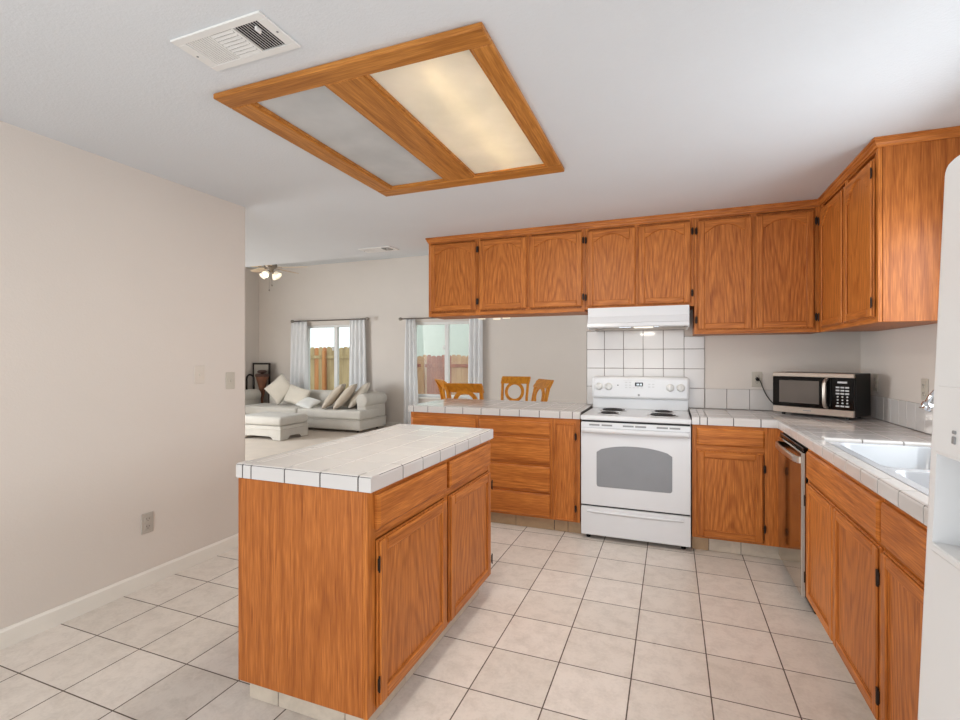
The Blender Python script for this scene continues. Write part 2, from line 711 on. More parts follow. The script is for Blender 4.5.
# left wall with a rounded end
b = B()
r = 0.02
prof = [(XL - .13, -2.7), (XL, -2.7)]
for k in range(7):
    t = k / 6 * PI / 2
    prof.append((XL - r + r * math.cos(t), 2.698 - r + r * math.sin(t)))
for k in range(7):
    t = PI / 2 + k / 6 * PI / 2
    prof.append((XL - .13 + r + r * math.cos(t), 2.698 - r + r * math.sin(t)))
b.prism(prof, 2, 0, ZC)
struct(b.build('wall_left', 'wall'))
b = B()
b.prism([(XL, 0), (XL + .014, 0), (XL + .014, .078), (XL + .006, .09), (XL, .09)], 1, -2.7, 2.698)
b.prism([(XL - .144, 0), (XL - .13, 0), (XL - .13, .09), (XL - .136, .09), (XL - .144, .078)], 1, -2.7, 2.698)
b.box(XL - .144, XL + .014, 2.698, 2.712, 0, .085, .003)
struct(b.build('baseboard_left', 'trim'))
b = B(); b.box(-.69, 1.42, YW, YW + .12, 0, ZC); struct(b.build('wall_stove', 'wall'))
# right wall with the window over the sink and the dining patio opening
b = B()
wy0, wy1, wz0, wz1 = 1.75, 2.75, 1.12, 2.05
b.box(XR, XR + .13, -2.7, wy0, 0, ZC); b.box(XR, XR + .13, wy1, YW, 0, ZC)
b.box(XR, XR + .13, wy0, wy1, 0, wz0); b.box(XR, XR + .13, wy0, wy1, wz1, ZC)
b.box(XR, XR + .13, YW + .12, 5.3, 0, 3.3); b.box(XR, XR + .13, 7.7, YF, 0, 3.3)
b.box(XR, XR + .13, 5.3, 7.7, 2.1, 3.3)
struct(b.build('wall_right', 'wall'))
# unseen rear wall, its wide opening added to let light in
b = B()
b.box(-8.7, -2.7, -2.8, -2.7, 0, ZC); b.box(.9, 1.42, -2.8, -2.7, 0, ZC); b.box(-2.7, .9, -2.8, -2.7, 2.15, ZC)
struct(b.build('wall_rear', 'wall'))
# far wall with two windows
W1 = (-7.22, -5.93, .60, 2.03)
W2 = (-4.64, -3.36, .60, 2.03)
b = B()
xs = [-8.7, W1[0], W1[1], W2[0], W2[1], 1.42]
for i in (0, 2, 4):
    b.box(xs[i], xs[i + 1], YF, YF + .15, 0, 3.3)
for w in (W1, W2):
    b.box(w[0], w[1], YF, YF + .15, 0, w[2]); b.box(w[0], w[1], YF, YF + .15, w[3], 3.3)
struct(b.build('wall_far', 'wall'))
b = B(); b.box(-8.7, -8.51, 2.0, YF, 0, 3.3); struct(b.build('wall_living', 'wall'))
b = B(); b.box(-8.51, XL - .13, 2.3, 2.42, 0, ZC); struct(b.build('wall_hall', 'wall'))
b = B(); b.box(-8.51, XR, YF - .014, YF, 0, .09); struct(b.build('baseboard_far', 'trim'))


def window(n, w, mull):
    root = bpy.data.objects.new('window_%d' % n, None)
    COL.objects.link(root)
    root.location = ((w[0] + w[1]) / 2, YF, w[2])
    root['kind'] = 'structure'
    b = B()
    t = .05
    y0, y1 = YF + .03, YF + .09
    b.box(w[0], w[0] + t, y0, y1, w[2], w[3], .004); b.box(w[1] - t, w[1], y0, y1, w[2], w[3], .004)
    b.box(w[0] + t, w[1] - t, y0, y1, w[2], w[2] + t, .004); b.box(w[0] + t, w[1] - t, y0, y1, w[3] - t, w[3], .004)
    b.box(mull - .04, mull + .04, y0 - .01, y1, w[2] + t, w[3] - t, .004)
    b.build('window_frame', 'white_plastic', root)
    b = B(); b.box(w[0] - .04, w[1] + .04, YF - .05, YF + .03, w[2] - .03, w[2], .006)
    b.build('window_sill', 'trim', root)
    for a, c in ((w[0] + t, mull - .04), (mull + .04, w[1] - t)):
        b = B(); b.box(a, c, YF + .055, YF + .061, w[2] + t, w[3] - t); b.build('pane', 'glass', root)
    b = B(); b.box(mull - .075, mull - .045, YF + .005, YF + .03, 1.50, 1.58, .004); b.build('latch', 'white_plastic', root)


window(1, W1, -6.46)
window(2, W2, -3.93)
root = bpy.data.objects.new('window_3', None); COL.objects.link(root)
root.location = (XR, 2.25, wz0); root['kind'] = 'structure'
b = B()
for (y0, y1, z0, z1) in ((wy0, wy0 + .05, wz0, wz1), (wy1 - .05, wy1, wz0, wz1), (wy0 + .05, wy1 - .05, wz0, wz0 + .05),
                         (wy0 + .05, wy1 - .05, wz1 - .05, wz1), (2.225, 2.275, wz0 + .05, wz1 - .05)):
    b.box(XR + .03, XR + .09, y0, y1, z0, z1, .004)
b.build('window_frame', 'white_plastic', root)

# ------------------------------------------------------------------ outside
b = B(); b.box(-30, 12, YF + .16, 30, -.2, -.1); struct(b.build('ground', 'ground'))


def fence(name, label, x0, x1, y, ztop, mats, seed, post_x, mix):
    rnd = random.Random(seed)
    root = thing(name, label, 'fence', ((x0 + x1) / 2, y, -.1))
    b = B()
    x = x0
    while x < x1:
        w = .135 + rnd.random() * .015
        h = ztop + rnd.uniform(-.015, .02)
        mi = mix(x, rnd)
        yy = y + rnd.uniform(-.004, .004)
        b.prism([(x, -.1), (x + w, -.1), (x + w, h - .04), (x + w - .035, h), (x + .035, h), (x, h - .04)], 1, yy, yy + .018, mi)
        x += w + .005
    b.build('board_panel', mats, root)
    for z in (.2, ztop - .33):
        b = B(); b.box(x0, x1, y - .045, y - .006, z, z + .09, .004); b.build('rail', mats[0], root)
    for px in post_x:
        b = B(); b.box(px - .045, px + .045, y - .12, y - .05, -.1, ztop - .1, .005); b.build('post', mats[-1], root)
    return root


fence('wooden_fence', 'weathered tan board fence seen through the window behind the sofa', -14.5, -7.6, 11.6, 1.66,
      ['fence', 'fence_orange'], 3, (-9.35, -12.1), lambda x, q: q.choice([0, 0, 1]) if x < -9.0 else 0)
fence('wooden_fence', 'reddish board fence below the neighbour house, seen through the dining window', -7.4, -2.0, 12.2, 1.42,
      ['fence_red', 'fence_tan'], 5, (-6.45, -4.2), lambda x, q: 0 if -6.45 < x < -5.7 else 1)
hs = thing('house', 'pale green neighbour house beyond the reddish fence outside the dining window', 'house', (-5.0, 18, -.1))
b = B(); b.box(-10.7, 1.5, 18, 24, -.1, 5.2); b.build('wall', 'house', hs)
b = B(); b.prism([(-11.0, 5.2), (1.8, 5.2), (-4.6, 7.2)], 1, 17.6, 24.4); b.build('roof', 'roof', hs)
b = B(); b.box(-6.75, -5.05, 17.94, 18.0, .9, 1.95, .02); wf = b.build('window', 'house_trim', hs)
b = B(); b.box(-6.65, -5.98, 17.92, 17.945, 1.0, 1.8); b.box(-5.85, -5.15, 17.92, 17.945, 1.0, 1.8); b.build('pane', 'house_glass', wf)


# ------------------------------------------------------------------ cabinet pieces
def hinge(door, x, z, Mx):
    b = B(Mx)
    b.box(x - .008, x - .002, -.0225, -.018, z - .022, z + .022, .002)
    b.box(x + .002, x + .008, -.0225, -.018, z - .022, z + .022, .002)
    b.cyl((x, -.022, z - .028), (x, -.022, z + .028), .0035, seg=8)
    b.build('hinge', 'bronze', door)


def door(parent, Mx, x0, x1, z0, z1, arch=0.0, hinges=None, hz=(.06, .06), fr=.052):
    """front faces local -y; the door's back is at y=0"""
    t, tb, e_ = .020, .0105, .006
    b = B(Mx)
    c = .004
    b.box(x0, x1, -tb, 0, z0, z1, .003, 2)
    X0, X1, Z0, Z1 = x0 + e_, x1 - e_, z0 + e_, z1 - e_
    y1 = -tb + .0005
    fr = fr - e_
    b.box(X0, X0 + fr, -t, y1, Z0, Z1, c, 0)
    b.box(X1 - fr, X1, -t, y1, Z0, Z1, c, 0)
    b.box(X0 + fr, X1 - fr, -t, y1, Z0, Z0 + fr, c, 1)
    if arch <= 0:
        b.box(X0 + fr, X1 - fr, -t, y1, Z1 - fr, Z1, c, 1)
    else:
        n = 24
        L, R = X0 + fr, X1 - fr
        zt = Z1 - .036
        def az(u):
            e = abs(u - .5) * 2
            return zt - arch * min(1, (e / .9) ** 2.2)
        P = []
        for i in range(n + 1):
            u = i / n
            P.append((L + (R - L) * u, az(u)))
        vs, fs = [], []
        for (x, z) in P:
            vs += [(x, -t, Z1 - c), (x, -t, z + .005), (x, -t + .006, z), (x, y1, z), (x, y1, Z1), (x, -t + c, Z1)]
        for i in range(n):
            a, d = i * 6, (i + 1) * 6
            for k in range(5):
                fs.append((a + k, a + k + 1, d + k + 1, d + k))
            fs.append((a + 5, a, d, d + 5))
        b.raw(vs, fs, 1)
    # small bead just inside the frame
    if arch <= 0 and fr > .03:
        for (xa, xb, za, zb) in ((X0 + fr, X0 + fr + .006, Z0 + fr, Z1 - fr), (X1 - fr - .006, X1 - fr, Z0 + fr, Z1 - fr),
                                 (X0 + fr, X1 - fr, Z0 + fr, Z0 + fr + .006), (X0 + fr, X1 - fr, Z1 - fr - .006, Z1 - fr)):
            b.box(xa, xb, -tb - .003, y1, za, zb, .0015, 0)
    d = b.build('door', ['oak', 'oak_h', 'oak_panel'], parent)
    for hx in (hinges or ()):
        for z in (z0 + hz[0], z1 - hz[1]):
            hinge(d, x0 - .007 if hx == 'l' else x1 + .007, z, Mx)
    return d


def drawer(parent, Mx, x0, x1, z0, z1, name='drawer'):
    b = B(Mx)
    t = .019
    c = .011
    # slab with a wide routed edge
    b.raw([(x0, 0, z0), (x1, 0, z0), (x1, 0, z1), (x0, 0, z1),
           (x0, -t + .007, z0), (x1, -t + .007, z0), (x1, -t + .007, z1), (x0, -t + .007, z1),
           (x0 + c, -t, z0 + c), (x1 - c, -t, z0 + c), (x1 - c, -t, z1 - c), (x0 + c, -t, z1 - c)],
          [(0, 3, 2, 1), (8, 9, 10, 11)] + [(i, (i + 1) % 4, 4 + (i + 1) % 4, 4 + i) for i in range(4)] +
          [(4 + i, 4 + (i + 1) % 4, 8 + (i + 1) % 4, 8 + i) for i in range(4)])
    return b.build(name, 'oak_h', parent)


def frame(parent, Mx, x0, x1, z0, z1, vst, hst, sides=(.03, .03), top=.04, bot=.03):
    """face frame: local x range, vertical stiles at vst [(x0,x1)], rails at hst [(xa,xb,z0,z1)]"""
    b = B(Mx)
    t = .018
    b.box(x0, x0 + sides[0], 0, t, z0, z1, .0012)
    b.box(x1 - sides[1], x1, 0, t, z0, z1, .0012)
    b.box(x0 + sides[0], x1 - sides[1], 0, t, z1 - top, z1, .0012, 1)
    b.box(x0 + sides[0], x1 - sides[1], 0, t, z0, z0 + bot, .0012, 1)
    for (a, c) in vst:
        b.box(a, c, 0, t, z0 + bot, z1 - top, .0012)
    for (a, c, e, f) in hst:
        b.box(a, c, 0, t, e, f, .0012, 1)
    return b.build('face_frame', ['oak', 'oak_h'], parent)


def toe(parent, axis, a0, a1, o0, o1, joints, mat='toe_tile', zt=.098):
    """row of base tiles; axis 0: runs along X with depth o0..o1 in Y"""
    b = B()
    pts = [a0] + list(joints) + [a1]
    for p, q in zip(pts, pts[1:]):
        if axis == 0:
            b.box(p + .0015, q - .0015, o0, o1, 0.001, zt, .002)
        else:
            b.box(o0, o1, p + .0015, q - .0015, 0.001, zt, .002)
    g = .002
    if axis == 0:
        b.box(a0, a1, o0 + g, o1 + .02, 0.001, zt - .002, 0, 1)
    else:
        s = 1 if o1 < o0 else -1
        b.box(min(o0, o1) + g * 0, max(o0, o1) - g, a0, a1, 0.001, zt - .002, 0, 1)
    return b.build('toe_kick', [mat, 'grout_dark'], parent)


# ------------------------------------------------------------------ island cabinet (front faces +X)
IX0, IX1, IY0, IY1 = -1.563, -.951, 1.412, 2.641
isl = thing('island_cabinet', 'free-standing oak island cabinet with two doors and two drawers under the white tile top', 'cabinet',
            ((IX0 + IX1) / 2, (IY0 + IY1) / 2, 0))
fx = IX1 - .018                                   # face frame front plane
Mi = RZ(fx, 0, 0, 90)                             # local x -> +Y, front -> +X
z0c, z1c = .10, ZB - .002
b = B(); b.box(IX0 + .004, fx - .018, IY0 + .006, IY1 - .006, z0c, z1c, .002); b.build('body', 'oak_side', isl)
frame(isl, Mi, IY0 + .006, IY1 - .006, z0c, z1c, [(2.02, 2.06)], [(IY0 + .05, IY1 - .05, .705, .74)], (.05, .04))
drawer(isl, Mi, 1.462, 2.026, .742, .864)
drawer(isl, Mi, 2.058, 2.604, .742, .864)
door(isl, Mi, 1.466, 2.024, .114, .704, 0, 'l', (.09, .08))
door(isl, Mi, 2.058, 2.604, .114, .704, 0, 'r', (.09, .08))
b = B()
tx0, tx1, ty0, ty1 = IX0 + .008, fx - .05, IY0 + .056, IY1 - .05
for p, q in zip([tx0, -1.409, -1.10, ], [-1.409, -1.10, tx1]):
    b.box(p + .0015, q - .0015, ty0, ty0 + .01, .001, .099, .002)
yy = [ty0 + .01, 1.76, 2.065, 2.37, ty1]
for p, q in zip(yy, yy[1:]):
    b.box(tx1 - .01, tx1, p + .0015, q - .0015, .001, .099, .002)
    b.box(tx0, tx0 + .01, p + .0015, q - .0015, .001, .099, .002)
b.box(tx0 + .003, tx1 - .003, ty0 + .003, ty1, .001, .097, 0, 1)
b.build('toe_kick', ['toe_tile', 'grout_dark'], isl)


# ------------------------------------------------------------------ tiled tops
def tiles(b, xl, yl, z, skip=None, g=.0028, th=.009, c=.0016):
    for xa, xb in zip(xl, xl[1:]):
        for ya, yb in zip(yl, yl[1:]):
            if skip and skip((xa + xb) / 2, (ya + yb) / 2):
                continue
            b.box(xa + g / 2, xb - g / 2, ya + g / 2, yb - g / 2, z - th, z + random.uniform(-.0002, .0002), c)


def edge(b, axis, lines, outer, inner, z0, z1, g=.0058):
    """row of edge tiles: square section with the outer top edge rounded over"""
    s_ = 1 if inner > outer else -1
    rd = .011
    prof = [(inner, z0), (outer, z0)]
    for k in range(6):
        t = k / 5 * PI / 2
        prof.append((outer + s_ * (rd - rd * math.cos(t)), z1 - rd + rd * math.sin(t)))
    prof.append((inner - s_ * .0012, z1))
    prof.append((inner, z1 - .0012))
    m = len(prof)
    for p, q in zip(lines, lines[1:]):
        if q - p < .008:
            continue
        v, f = b.prism(prof, axis, p + (g / 2 if p > lines[0] else 0), q - (g / 2 if q < lines[-1] else 0))
        for x in f[2:]:
            x.normal_update()
            if max(abs(k) for k in x.normal) < .999:
                x.smooth = True


TW = .052
b = B()
xl = [IX0 + TW, -1.487, -1.3256, -1.1643, IX1 - TW]
yl = [IY0 + TW] + [1.4661 + CW * k for k in range(1, 7)] + [IY1 - TW + .003]
tiles(b, xl, yl, ZT)
nx = [IX0, IX0 + .033, -1.487, -1.3256, -1.1643, -1.003, IX1]
ny = [IY0 + TW] + [1.4661 + CW * k for k in range(1, 7)] + [IY1 - TW]
edge(b, 0, nx, IY0, IY0 + TW, ZB, ZT)
edge(b, 0, nx, IY1, IY1 - TW, ZB, ZT)
edge(b, 1, ny, IX1, IX1 - TW, ZB, ZT)
edge(b, 1, ny, IX0, IX0 + TW, ZB, ZT)
b.box(IX0 + .002, IX1 - .002, IY0 + .002, IY1 - .002, ZB + .001, ZT - .003, 0, 1)
tag(b.build('tiled_countertop', ['tile', 'grout']), 'white square-tiled top of the kitchen island', 'countertop')

# peninsula top
PX0, PX1, PY1 = -2.108, -.638, 4.47
b = B()
pl = sorted([-.79 - CW * k for k in range(8)])
xl = [PX0 + TW] + [p for p in pl if p > PX0 + TW + .01] + [-.695]
yl = [YC + TW, 3.904, 4.065, 4.226, PY1 - TW]
tiles(b, xl, yl, ZT)
b.box(-.693, PX1, YC + TW, 4.30, ZT - .009, ZT, .0016)
edge(b, 0, [PX0, PX0 + TW] + [p for p in pl if p > PX0 + TW + .01] + [-.695, PX1], YC, YC + TW, ZB, ZT)
edge(b, 0, [PX0, PX0 + TW] + [p for p in pl if p > PX0 + TW + .01] + [-.695], PY1, PY1 - TW, ZB, ZT)
edge(b, 1, [YC + TW, 3.904, 4.065, 4.226, PY1 - TW], PX0, PX0 + TW, ZB, ZT)
b.box(PX0 + .003, -.693, YC + .003, PY1 - .003, ZB + .001, ZT - .003, 0, 1)
b.box(-.693, PX1 - .001, YC + .003, 4.30, ZB + .001, ZT - .003, 0, 1)
tag(b.build('tiled_countertop', ['tile', 'grout']), 'white square-tiled peninsula top left of the range, in front of the dining chairs', 'countertop')

# L-shaped top right of the range with the sink cut-out
RY0 = 1.245
SX0, SX1, SY0, SY1 = .712, 1.165, 1.62, 2.87
b = B()
xs_ = [.135, .185, .232, .393, .555, XC]
tiles(b, xs_, [YC + TW, 3.904, 4.065, 4.226, YW - .002], ZT)
edge(b, 0, [.135, .185, .232, .393, .555, XC + .004], YC, YC + TW, ZB, ZT)
rl = sorted([2.5148 + CW * k for k in range(-7, 8)])
rl = [y for y in rl if y > RY0 + .02 and y < YC - .02]
b.box(XC + .004, XC + TW, YC + .002, YC + TW, ZT - .009, ZT, .0016)
edge(b, 1, [RY0] + rl + [YC], XC, XC + TW, ZB, ZT)
yl = [RY0] + [y for y in rl if abs(y - SY0) > .03 and abs(y - SY1) > .03] + [SY0, SY1] + [YC + TW, 3.904, 4.065, 4.226, YW - .002]
yl = sorted(yl)
xl2 = [XC + TW, .864, 1.025, SX1, XR - .002]
tiles(b, xl2, yl, ZT, lambda x, y: x < SX1 and SY0 < y < SY1)
b.box(XC + .004, XC + TW, YC + TW, YW - .002, ZT - .009, ZT, .0016)
# raised rounded trim at the far end of the sink
edge(b, 0, [SX0 - .006, .86, 1.02, SX1 + .01], SY1 - .004, SY1 + .05, ZT - .006, ZT + .012)
gz0, gz1 = ZB + .001, ZT - .003
b.box(.137, XC + .003, YC + .003, YW - .002, gz0, gz1, 0, 1)
b.box(XC + .003, XR - .002, SY1, YW - .002, gz0, gz1, 0, 1)
b.box(XC + .003, XR - .002, RY0, SY0, gz0, gz1, 0, 1)
b.box(XC + .003, SX0 - .004, SY0, SY1, gz0, gz1, 0, 1)
b.box(SX1, XR - .002, SY0, SY1, gz0, gz1, 0, 1)
tag(b.build('tiled_countertop', ['tile', 'grout']), 'white square-tiled corner counter under the microwave and around the sink', 'countertop')

# sink
sk = thing('kitchen_sink', 'white enamel double-bowl sink set into the right-hand tile counter', 'sink', (.94, 2.25, .75))
b = B()
def bowl(b, x0, x1, y0, y1, zr, zb):
    vs, fs = [], []
    m = 8
    def loop(xa, xb, ya, yb, z, r):
        out = []
        for cx, cy, a0 in ((xb - r, yb - r, 0), (xa + r, yb - r, 90), (xa + r, ya + r, 180), (xb - r, ya + r, 270)):
            for k in range(m):
                t = math.radians(a0 + 90 * k / (m - 1))
                out.append((cx + r * math.cos(t), cy + r * math.sin(t), z))
        return out
    rings = [loop(x0, x1, y0, y1, zr, .05), loop(x0 + .006, x1 - .006, y0 + .006, y1 - .006, zr - .008, .05),
             loop(x0 + .02, x1 - .02, y0 + .02, y1 - .02, zb + .03, .05), loop(x0 + .045, x1 - .045, y0 + .045, y1 - .045, zb, .04)]
    n = 4 * m
    for r_ in rings:
        vs += r_
    for i in range(3):
        for k in range(n):
            fs.append((i * n + k, i * n + (k + 1) % n, (i + 1) * n + (k + 1) % n, (i + 1) * n + k))
    fs.append(tuple(range(3 * n, 4 * n)))
    b.raw(vs, fs, 0, True)
    # flange around the bowl opening up to the rectangle
    return rings[0]
zr = ZT - .004
for (ya, yb) in ((SY0 + .002, 2.24), (2.24, SY1 - .006)):
    x0, x1, y0, y1 = SX0 + .001, SX1 - .001, ya, yb
    bowl(b, x0 + .035, x1 - .05, y0 + .022, y1 - .022, zr, zr - .17)
    # flat rim made of strips round the bowl
    b.box(x0, x0 + .037, y0, y1, zr - .012, zr, .002)
    b.box(x1 - .052, x1, y0, y1, zr - .012, zr, .002)
    b.box(x0 + .035, x1 - .05, y0, y0 + .024, zr - .012, zr, .002)
    b.box(x0 + .035, x1 - .05, y1 - .024, y1, zr - .012, zr, .002)
    for cx, cy in ((x0 + .035, y0 + .022), (x1 - .05, y0 + .022), (x0 + .035, y1 - .022), (x1 - .05, y1 - .022)):
        sx = 1 if cx < .9 else -1
        sy = 1 if abs(cy - y0) < .1 else -1
        poly = [(cx, cy)] + [(cx + sx * (.05 - .05 * math.cos(t)), cy + sy * (.05 - .05 * math.sin(t))) for t in
                             [k / 6 * PI / 2 for k in range(7)]]
        b.prism(poly, 2, zr - .006, zr - .0005)
b.build('basin', 'sink', sk)
for cy in (1.93, 2.55):
    b = B(); b.cyl((.93, cy, zr - .169), (.93, cy, zr - .164), .045, seg=24); b.build('drain', 'chrome', sk)

fa = thing('faucet', 'chrome gooseneck faucet arching over the white sink', 'faucet', (1.215, 2.3, ZT))
b = B(); b.lathe([(0, 0.001), (.03, .001), (.03, .012), (.02, .03), (.016, .06), (0, .06)], (1.215, 2.3, ZT)); b.build('base', 'chrome', fa)
b = B()
ctl = [Vector(p) for p in ((1.215, 2.3, ZT + .05), (1.215, 2.3, 1.06), (1.205, 2.3, 1.15), (1.15, 2.3, 1.225), (1.06, 2.3, 1.262), (.97, 2.3, 1.252), (.915, 2.3, 1.215), (.89, 2.3, 1.17))]
pts = []
for i in range(len(ctl) - 1):
    p0, p1, p2, p3 = [ctl[max(0, min(len(ctl) - 1, i + q))] for q in (-1, 0, 1, 2)]
    for k in range(5):
        t = k / 5
        pts.append(.5 * ((2 * p1) + (p2 - p0) * t + (2 * p0 - 5 * p1 + 4 * p2 - p3) * t * t + (3 * p1 - p0 - 3 * p2 + p3) * t ** 3))
pts.append(ctl[-1])
b.tube(pts, .013, 14)
b.tube([(.892, 2.3, 1.175), (.880, 2.3, 1.150)], .018, 14)
b.build('spout', 'chrome', fa)
b = B(); b.tube([(1.215, 2.27, 1.02), (1.215, 2.2, 1.05), (1.21, 2.16, 1.09)], .008, 10); b.build('lever', 'chrome', fa)

# ------------------------------------------------------------------ base cabinets, stove wall (front faces -Y)
FY = YC + .016
Ms = RZ(0, FY, 0, 0)
BACK = 4.32


def base_s(label, x0, x1, back, sides, vst=(), hst=()):
    r_ = thing('base_cabinet', label, 'cabinet', ((x0 + x1) / 2, (FY + back) / 2, 0))
    b = B(); b.box(x0 + .001, x1 - .001, FY + .0185, back, z0c, z1c, .002); b.build('body', 'oak_side', r_)
    frame(r_, Ms, x0, x1, z0c, z1c, vst, hst, sides)
    return r_


c = base_s('oak peninsula cabinet at the far left, mostly hidden behind the island', -2.09, -1.468, 4.44, (.03, .014), (), [(-2.06, -1.482, .70, .72)])
drawer(c, Ms, -2.075, -1.484, .722, .846)
door(c, Ms, -2.075, -1.484, .114, .698, 0, 'l')
toe(c, 0, -2.09, -1.468, FY + .05, FY + .062, (-1.78,), 'toe_tile')
c = base_s('oak cabinet with a stack of four drawers in the peninsula', -1.466, -.848, 4.44, (.014, .02), (),
           [(-1.45, -.87, .717, .746), (-1.45, -.87, .497, .528), (-1.45, -.87, .288, .308)])
drawer(c, Ms, -1.453, -.869, .745, .846)
drawer(c, Ms, -1.453, -.869, .527, .720)
drawer(c, Ms, -1.453, -.869, .307, .500)
drawer(c, Ms, -1.453, -.869, .115, .290)
toe(c, 0, -1.466, -.848, FY + .05, FY + .062, (-1.16,), 'toe_brown')
c = base_s('narrow oak cabinet with a single tall door beside the range', -.846, -.640, 4.30, (.02, .036), ())
door(c, Ms, -.828, -.676, .108, .850, 0, 'r', (.10, .10), fr=.012)
toe(c, 0, -.846, -.640, FY + .05, FY + .062, (-.74,), 'toe_brown')
c = base_s('oak cabinet with one drawer and one door between the range and the corner', .137, .668, BACK, (.028, .09), (), [(.165, .578, .706, .745)])
drawer(c, Ms, .165, .576, .744, .862)
door(c, Ms, .165, .570, .112, .708, 0, 'r', (.10, .10), fr=.048)
b = B(); b.box(.669, .687, 3.622, FY + .018, z0c, z1c, .001); b.build('corner_stile', 'oak', c)
toe(c, 0, .137, .69, FY + .05, FY + .062, (.245, .445,), 'toe_tile')
b = B(); b.box(.137, .243, FY + .048, FY + .0495, .001, .097, .0005); b.build('toe_patch', 'toe_brown', c)

# ------------------------------------------------------------------ right run (front faces -X)
FX = XC + .016
Mr = RZ(FX, 0, 0, -90)                                    # local x -> -Y
def mr(y): return -y
sc_ = thing('sink_cabinet', 'oak sink cabinet with one wide false drawer front and two doors, beside the dishwasher', 'cabinet', ((FX + XR) / 2, 2.49, 0))
b = B()
b.box(FX + .0185, XR - .01, 2.016, 2.034, z0c, z1c, .001); b.box(FX + .0185, XR - .01, 2.982, 3.0, z0c, z1c, .001)
b.box(FX + .0185, XR - .01, 2.034, 2.982, z0c, z0c + .018, .001); b.box(XR - .028, XR - .01, 2.034, 2.982, z0c + .018, .7, .001)
b.build('body', 'oak_side', sc_)
frame(sc_, Mr, mr(3.0), mr(2.015), z0c, z1c, [], [(mr(2.97), mr(2.03), .70, .73)], (.03, .015), .025)
drawer(sc_, Mr, mr(2.965), mr(2.026), .722, .864, 'false_drawer_front')
door(sc_, Mr, mr(2.965), mr(2.522), .108, .705, 0, 'l', (.10, .10), fr=.048)
door(sc_, Mr, mr(2.518), mr(2.026), .108, .705, 0, 'r', (.10, .10), fr=.048)
b = B()
b.box(FX + .06, FX + .07, 2.017, 2.50, .001, .098, .002); b.box(FX + .06, FX + .07, 2.503, 3.0, .001, .098, .002)
b.build('toe_kick', 'toe_tile', sc_)
nc = thing('base_cabinet', 'oak cabinet with drawers over doors between the sink cabinet and the white refrigerator', 'cabinet', ((FX + XR) / 2, 1.63, 0))
b = B(); b.box(FX + .0185, XR - .01, 1.252, 2.010, z0c, .74, .002); b.build('body', 'oak_side', nc)
frame(nc, Mr, mr(2.013), mr(1.25), z0c, z1c, [(mr(1.645), mr(1.62))], [(mr(2.0), mr(1.28), .70, .73)], (.012, .03), .025)
drawer(nc, Mr, mr(2.004), mr(1.64), .722, .864)
drawer(nc, Mr, mr(1.626), mr(1.272), .722, .864)
door(nc, Mr, mr(2.004), mr(1.64), .108, .705, 0, 'l', (.10, .10), fr=.048)
door(nc, Mr, mr(1.626), mr(1.272), .108, .705, 0, 'r', (.10, .10), fr=.048)
b = B(); b.box(FX + .06, FX + .07, 1.252, 2.012, .001, .098, .002); b.build('toe_kick', 'toe_tile', nc)

# dishwasher
dw = thing('dishwasher', 'stainless dishwasher under the corner of the tile counter', 'dishwasher', (.95, 3.31, 0))
b = B(); b.box(.665, 1.24, 3.022, 3.604, .10, .872, .003); b.build('body', 'black', dw)
b = B(); b.box(.639, .664, 3.018, 3.608, .085, .845, .005); b.build('door', 'dw_steel', dw)
b = B(); b.box(.650, .664, 3.018, 3.608, .847, .868, .002); b.build('control_strip', 'black_gloss', dw)
b = B(); b.box(.640, .656, 3.0145, 3.0178, .088, .842, .001); b.build('lit_edge', 'plate_grey', dw)  # pale strip painted in for light caught along the door's near edge
b = B()
pts = []
for k in range(17):
    u = k / 16
    pts.append((.635 - .036 * math.sin(PI * u) ** .55, 3.045 + .535 * u, .800 + .012 * math.sin(PI * u)))
t = []
for p in pts:
    t.append(p)
vs, fs = [], []
for (x, y, z) in t:
    for dx, dz in ((-.005, -.017), (-.008, -.010), (-.008, .010), (-.005, .017), (.005, .017), (.005, -.017)):
        vs.append((x + dx, y, z + dz))
for i in range(len(t) - 1):
    for k in range(6):
        fs.append((i * 6 + k, i * 6 + (k + 1) % 6, (i + 1) * 6 + (k + 1) % 6, (i + 1) * 6 + k))
fs += [tuple(range(6)), tuple(range(len(vs) - 6, len(vs)))]
b.raw(vs, fs)
b.build('handle', 'steel', dw)
b = B(); b.box(.70, .72, 3.022, 3.604, .001, .09, .002); b.build('toe_panel', 'black', dw)

# ------------------------------------------------------------------ backsplashes
b = B()
xl = [-.685, -.535, -.3765, -.218, -.0595, .099, .251]
zl = [.940, 1.099, 1.257, 1.418, 1.576]
def wall_tiles_y(b, xl, zl, y):
    for xa, xb in zip(xl, xl[1:]):
        for za, zb in zip(zl, zl[1:]):
            b.box(xa + .0016, xb - .0016, y - .011, y - .001, za + .0016, zb - .0016, .0018)
wall_tiles_y(b, xl[:6], zl, YW - .001)
wall_tiles_y(b, xl[5:], zl[:4] + [1.52], YW - .001)
b.box(-.687, .251, YW - .009, YW - .001, .94, 1.52, 0, 1)
b.box(-.687, .10, YW - .009, YW - .001, 1.52, 1.577, 0, 1)
tag(b.build('tile_backsplash', ['tile', 'grout_dark']), 'tall white tile backsplash between the range and the range hood', 'backsplash')
b = B()
xl = [.2535, .411, .571, .733, .894, 1.055, 1.216, XR - .014]
wall_tiles_y(b, xl, [.940, 1.099], YW - .001)
b.box(.2535, XR - .014, YW - .009, YW - .001, .94, 1.098, 0, 1)
tag(b.build('tile_backsplash', ['tile', 'grout_dark']), 'low row of white wall tiles behind the microwave', 'backsplash')
b = B()
yl = [RY0] + [4.312 - .1095 * k for k in range(28, -1, -1)]
yl = [y for y in yl if y >= RY0]
for ya, yb in zip(yl, yl[1:]):
    if yb - ya > .02:
        b.box(XR - .012, XR - .002, ya + .0016, yb - .0016, .941, 1.092, .0018)
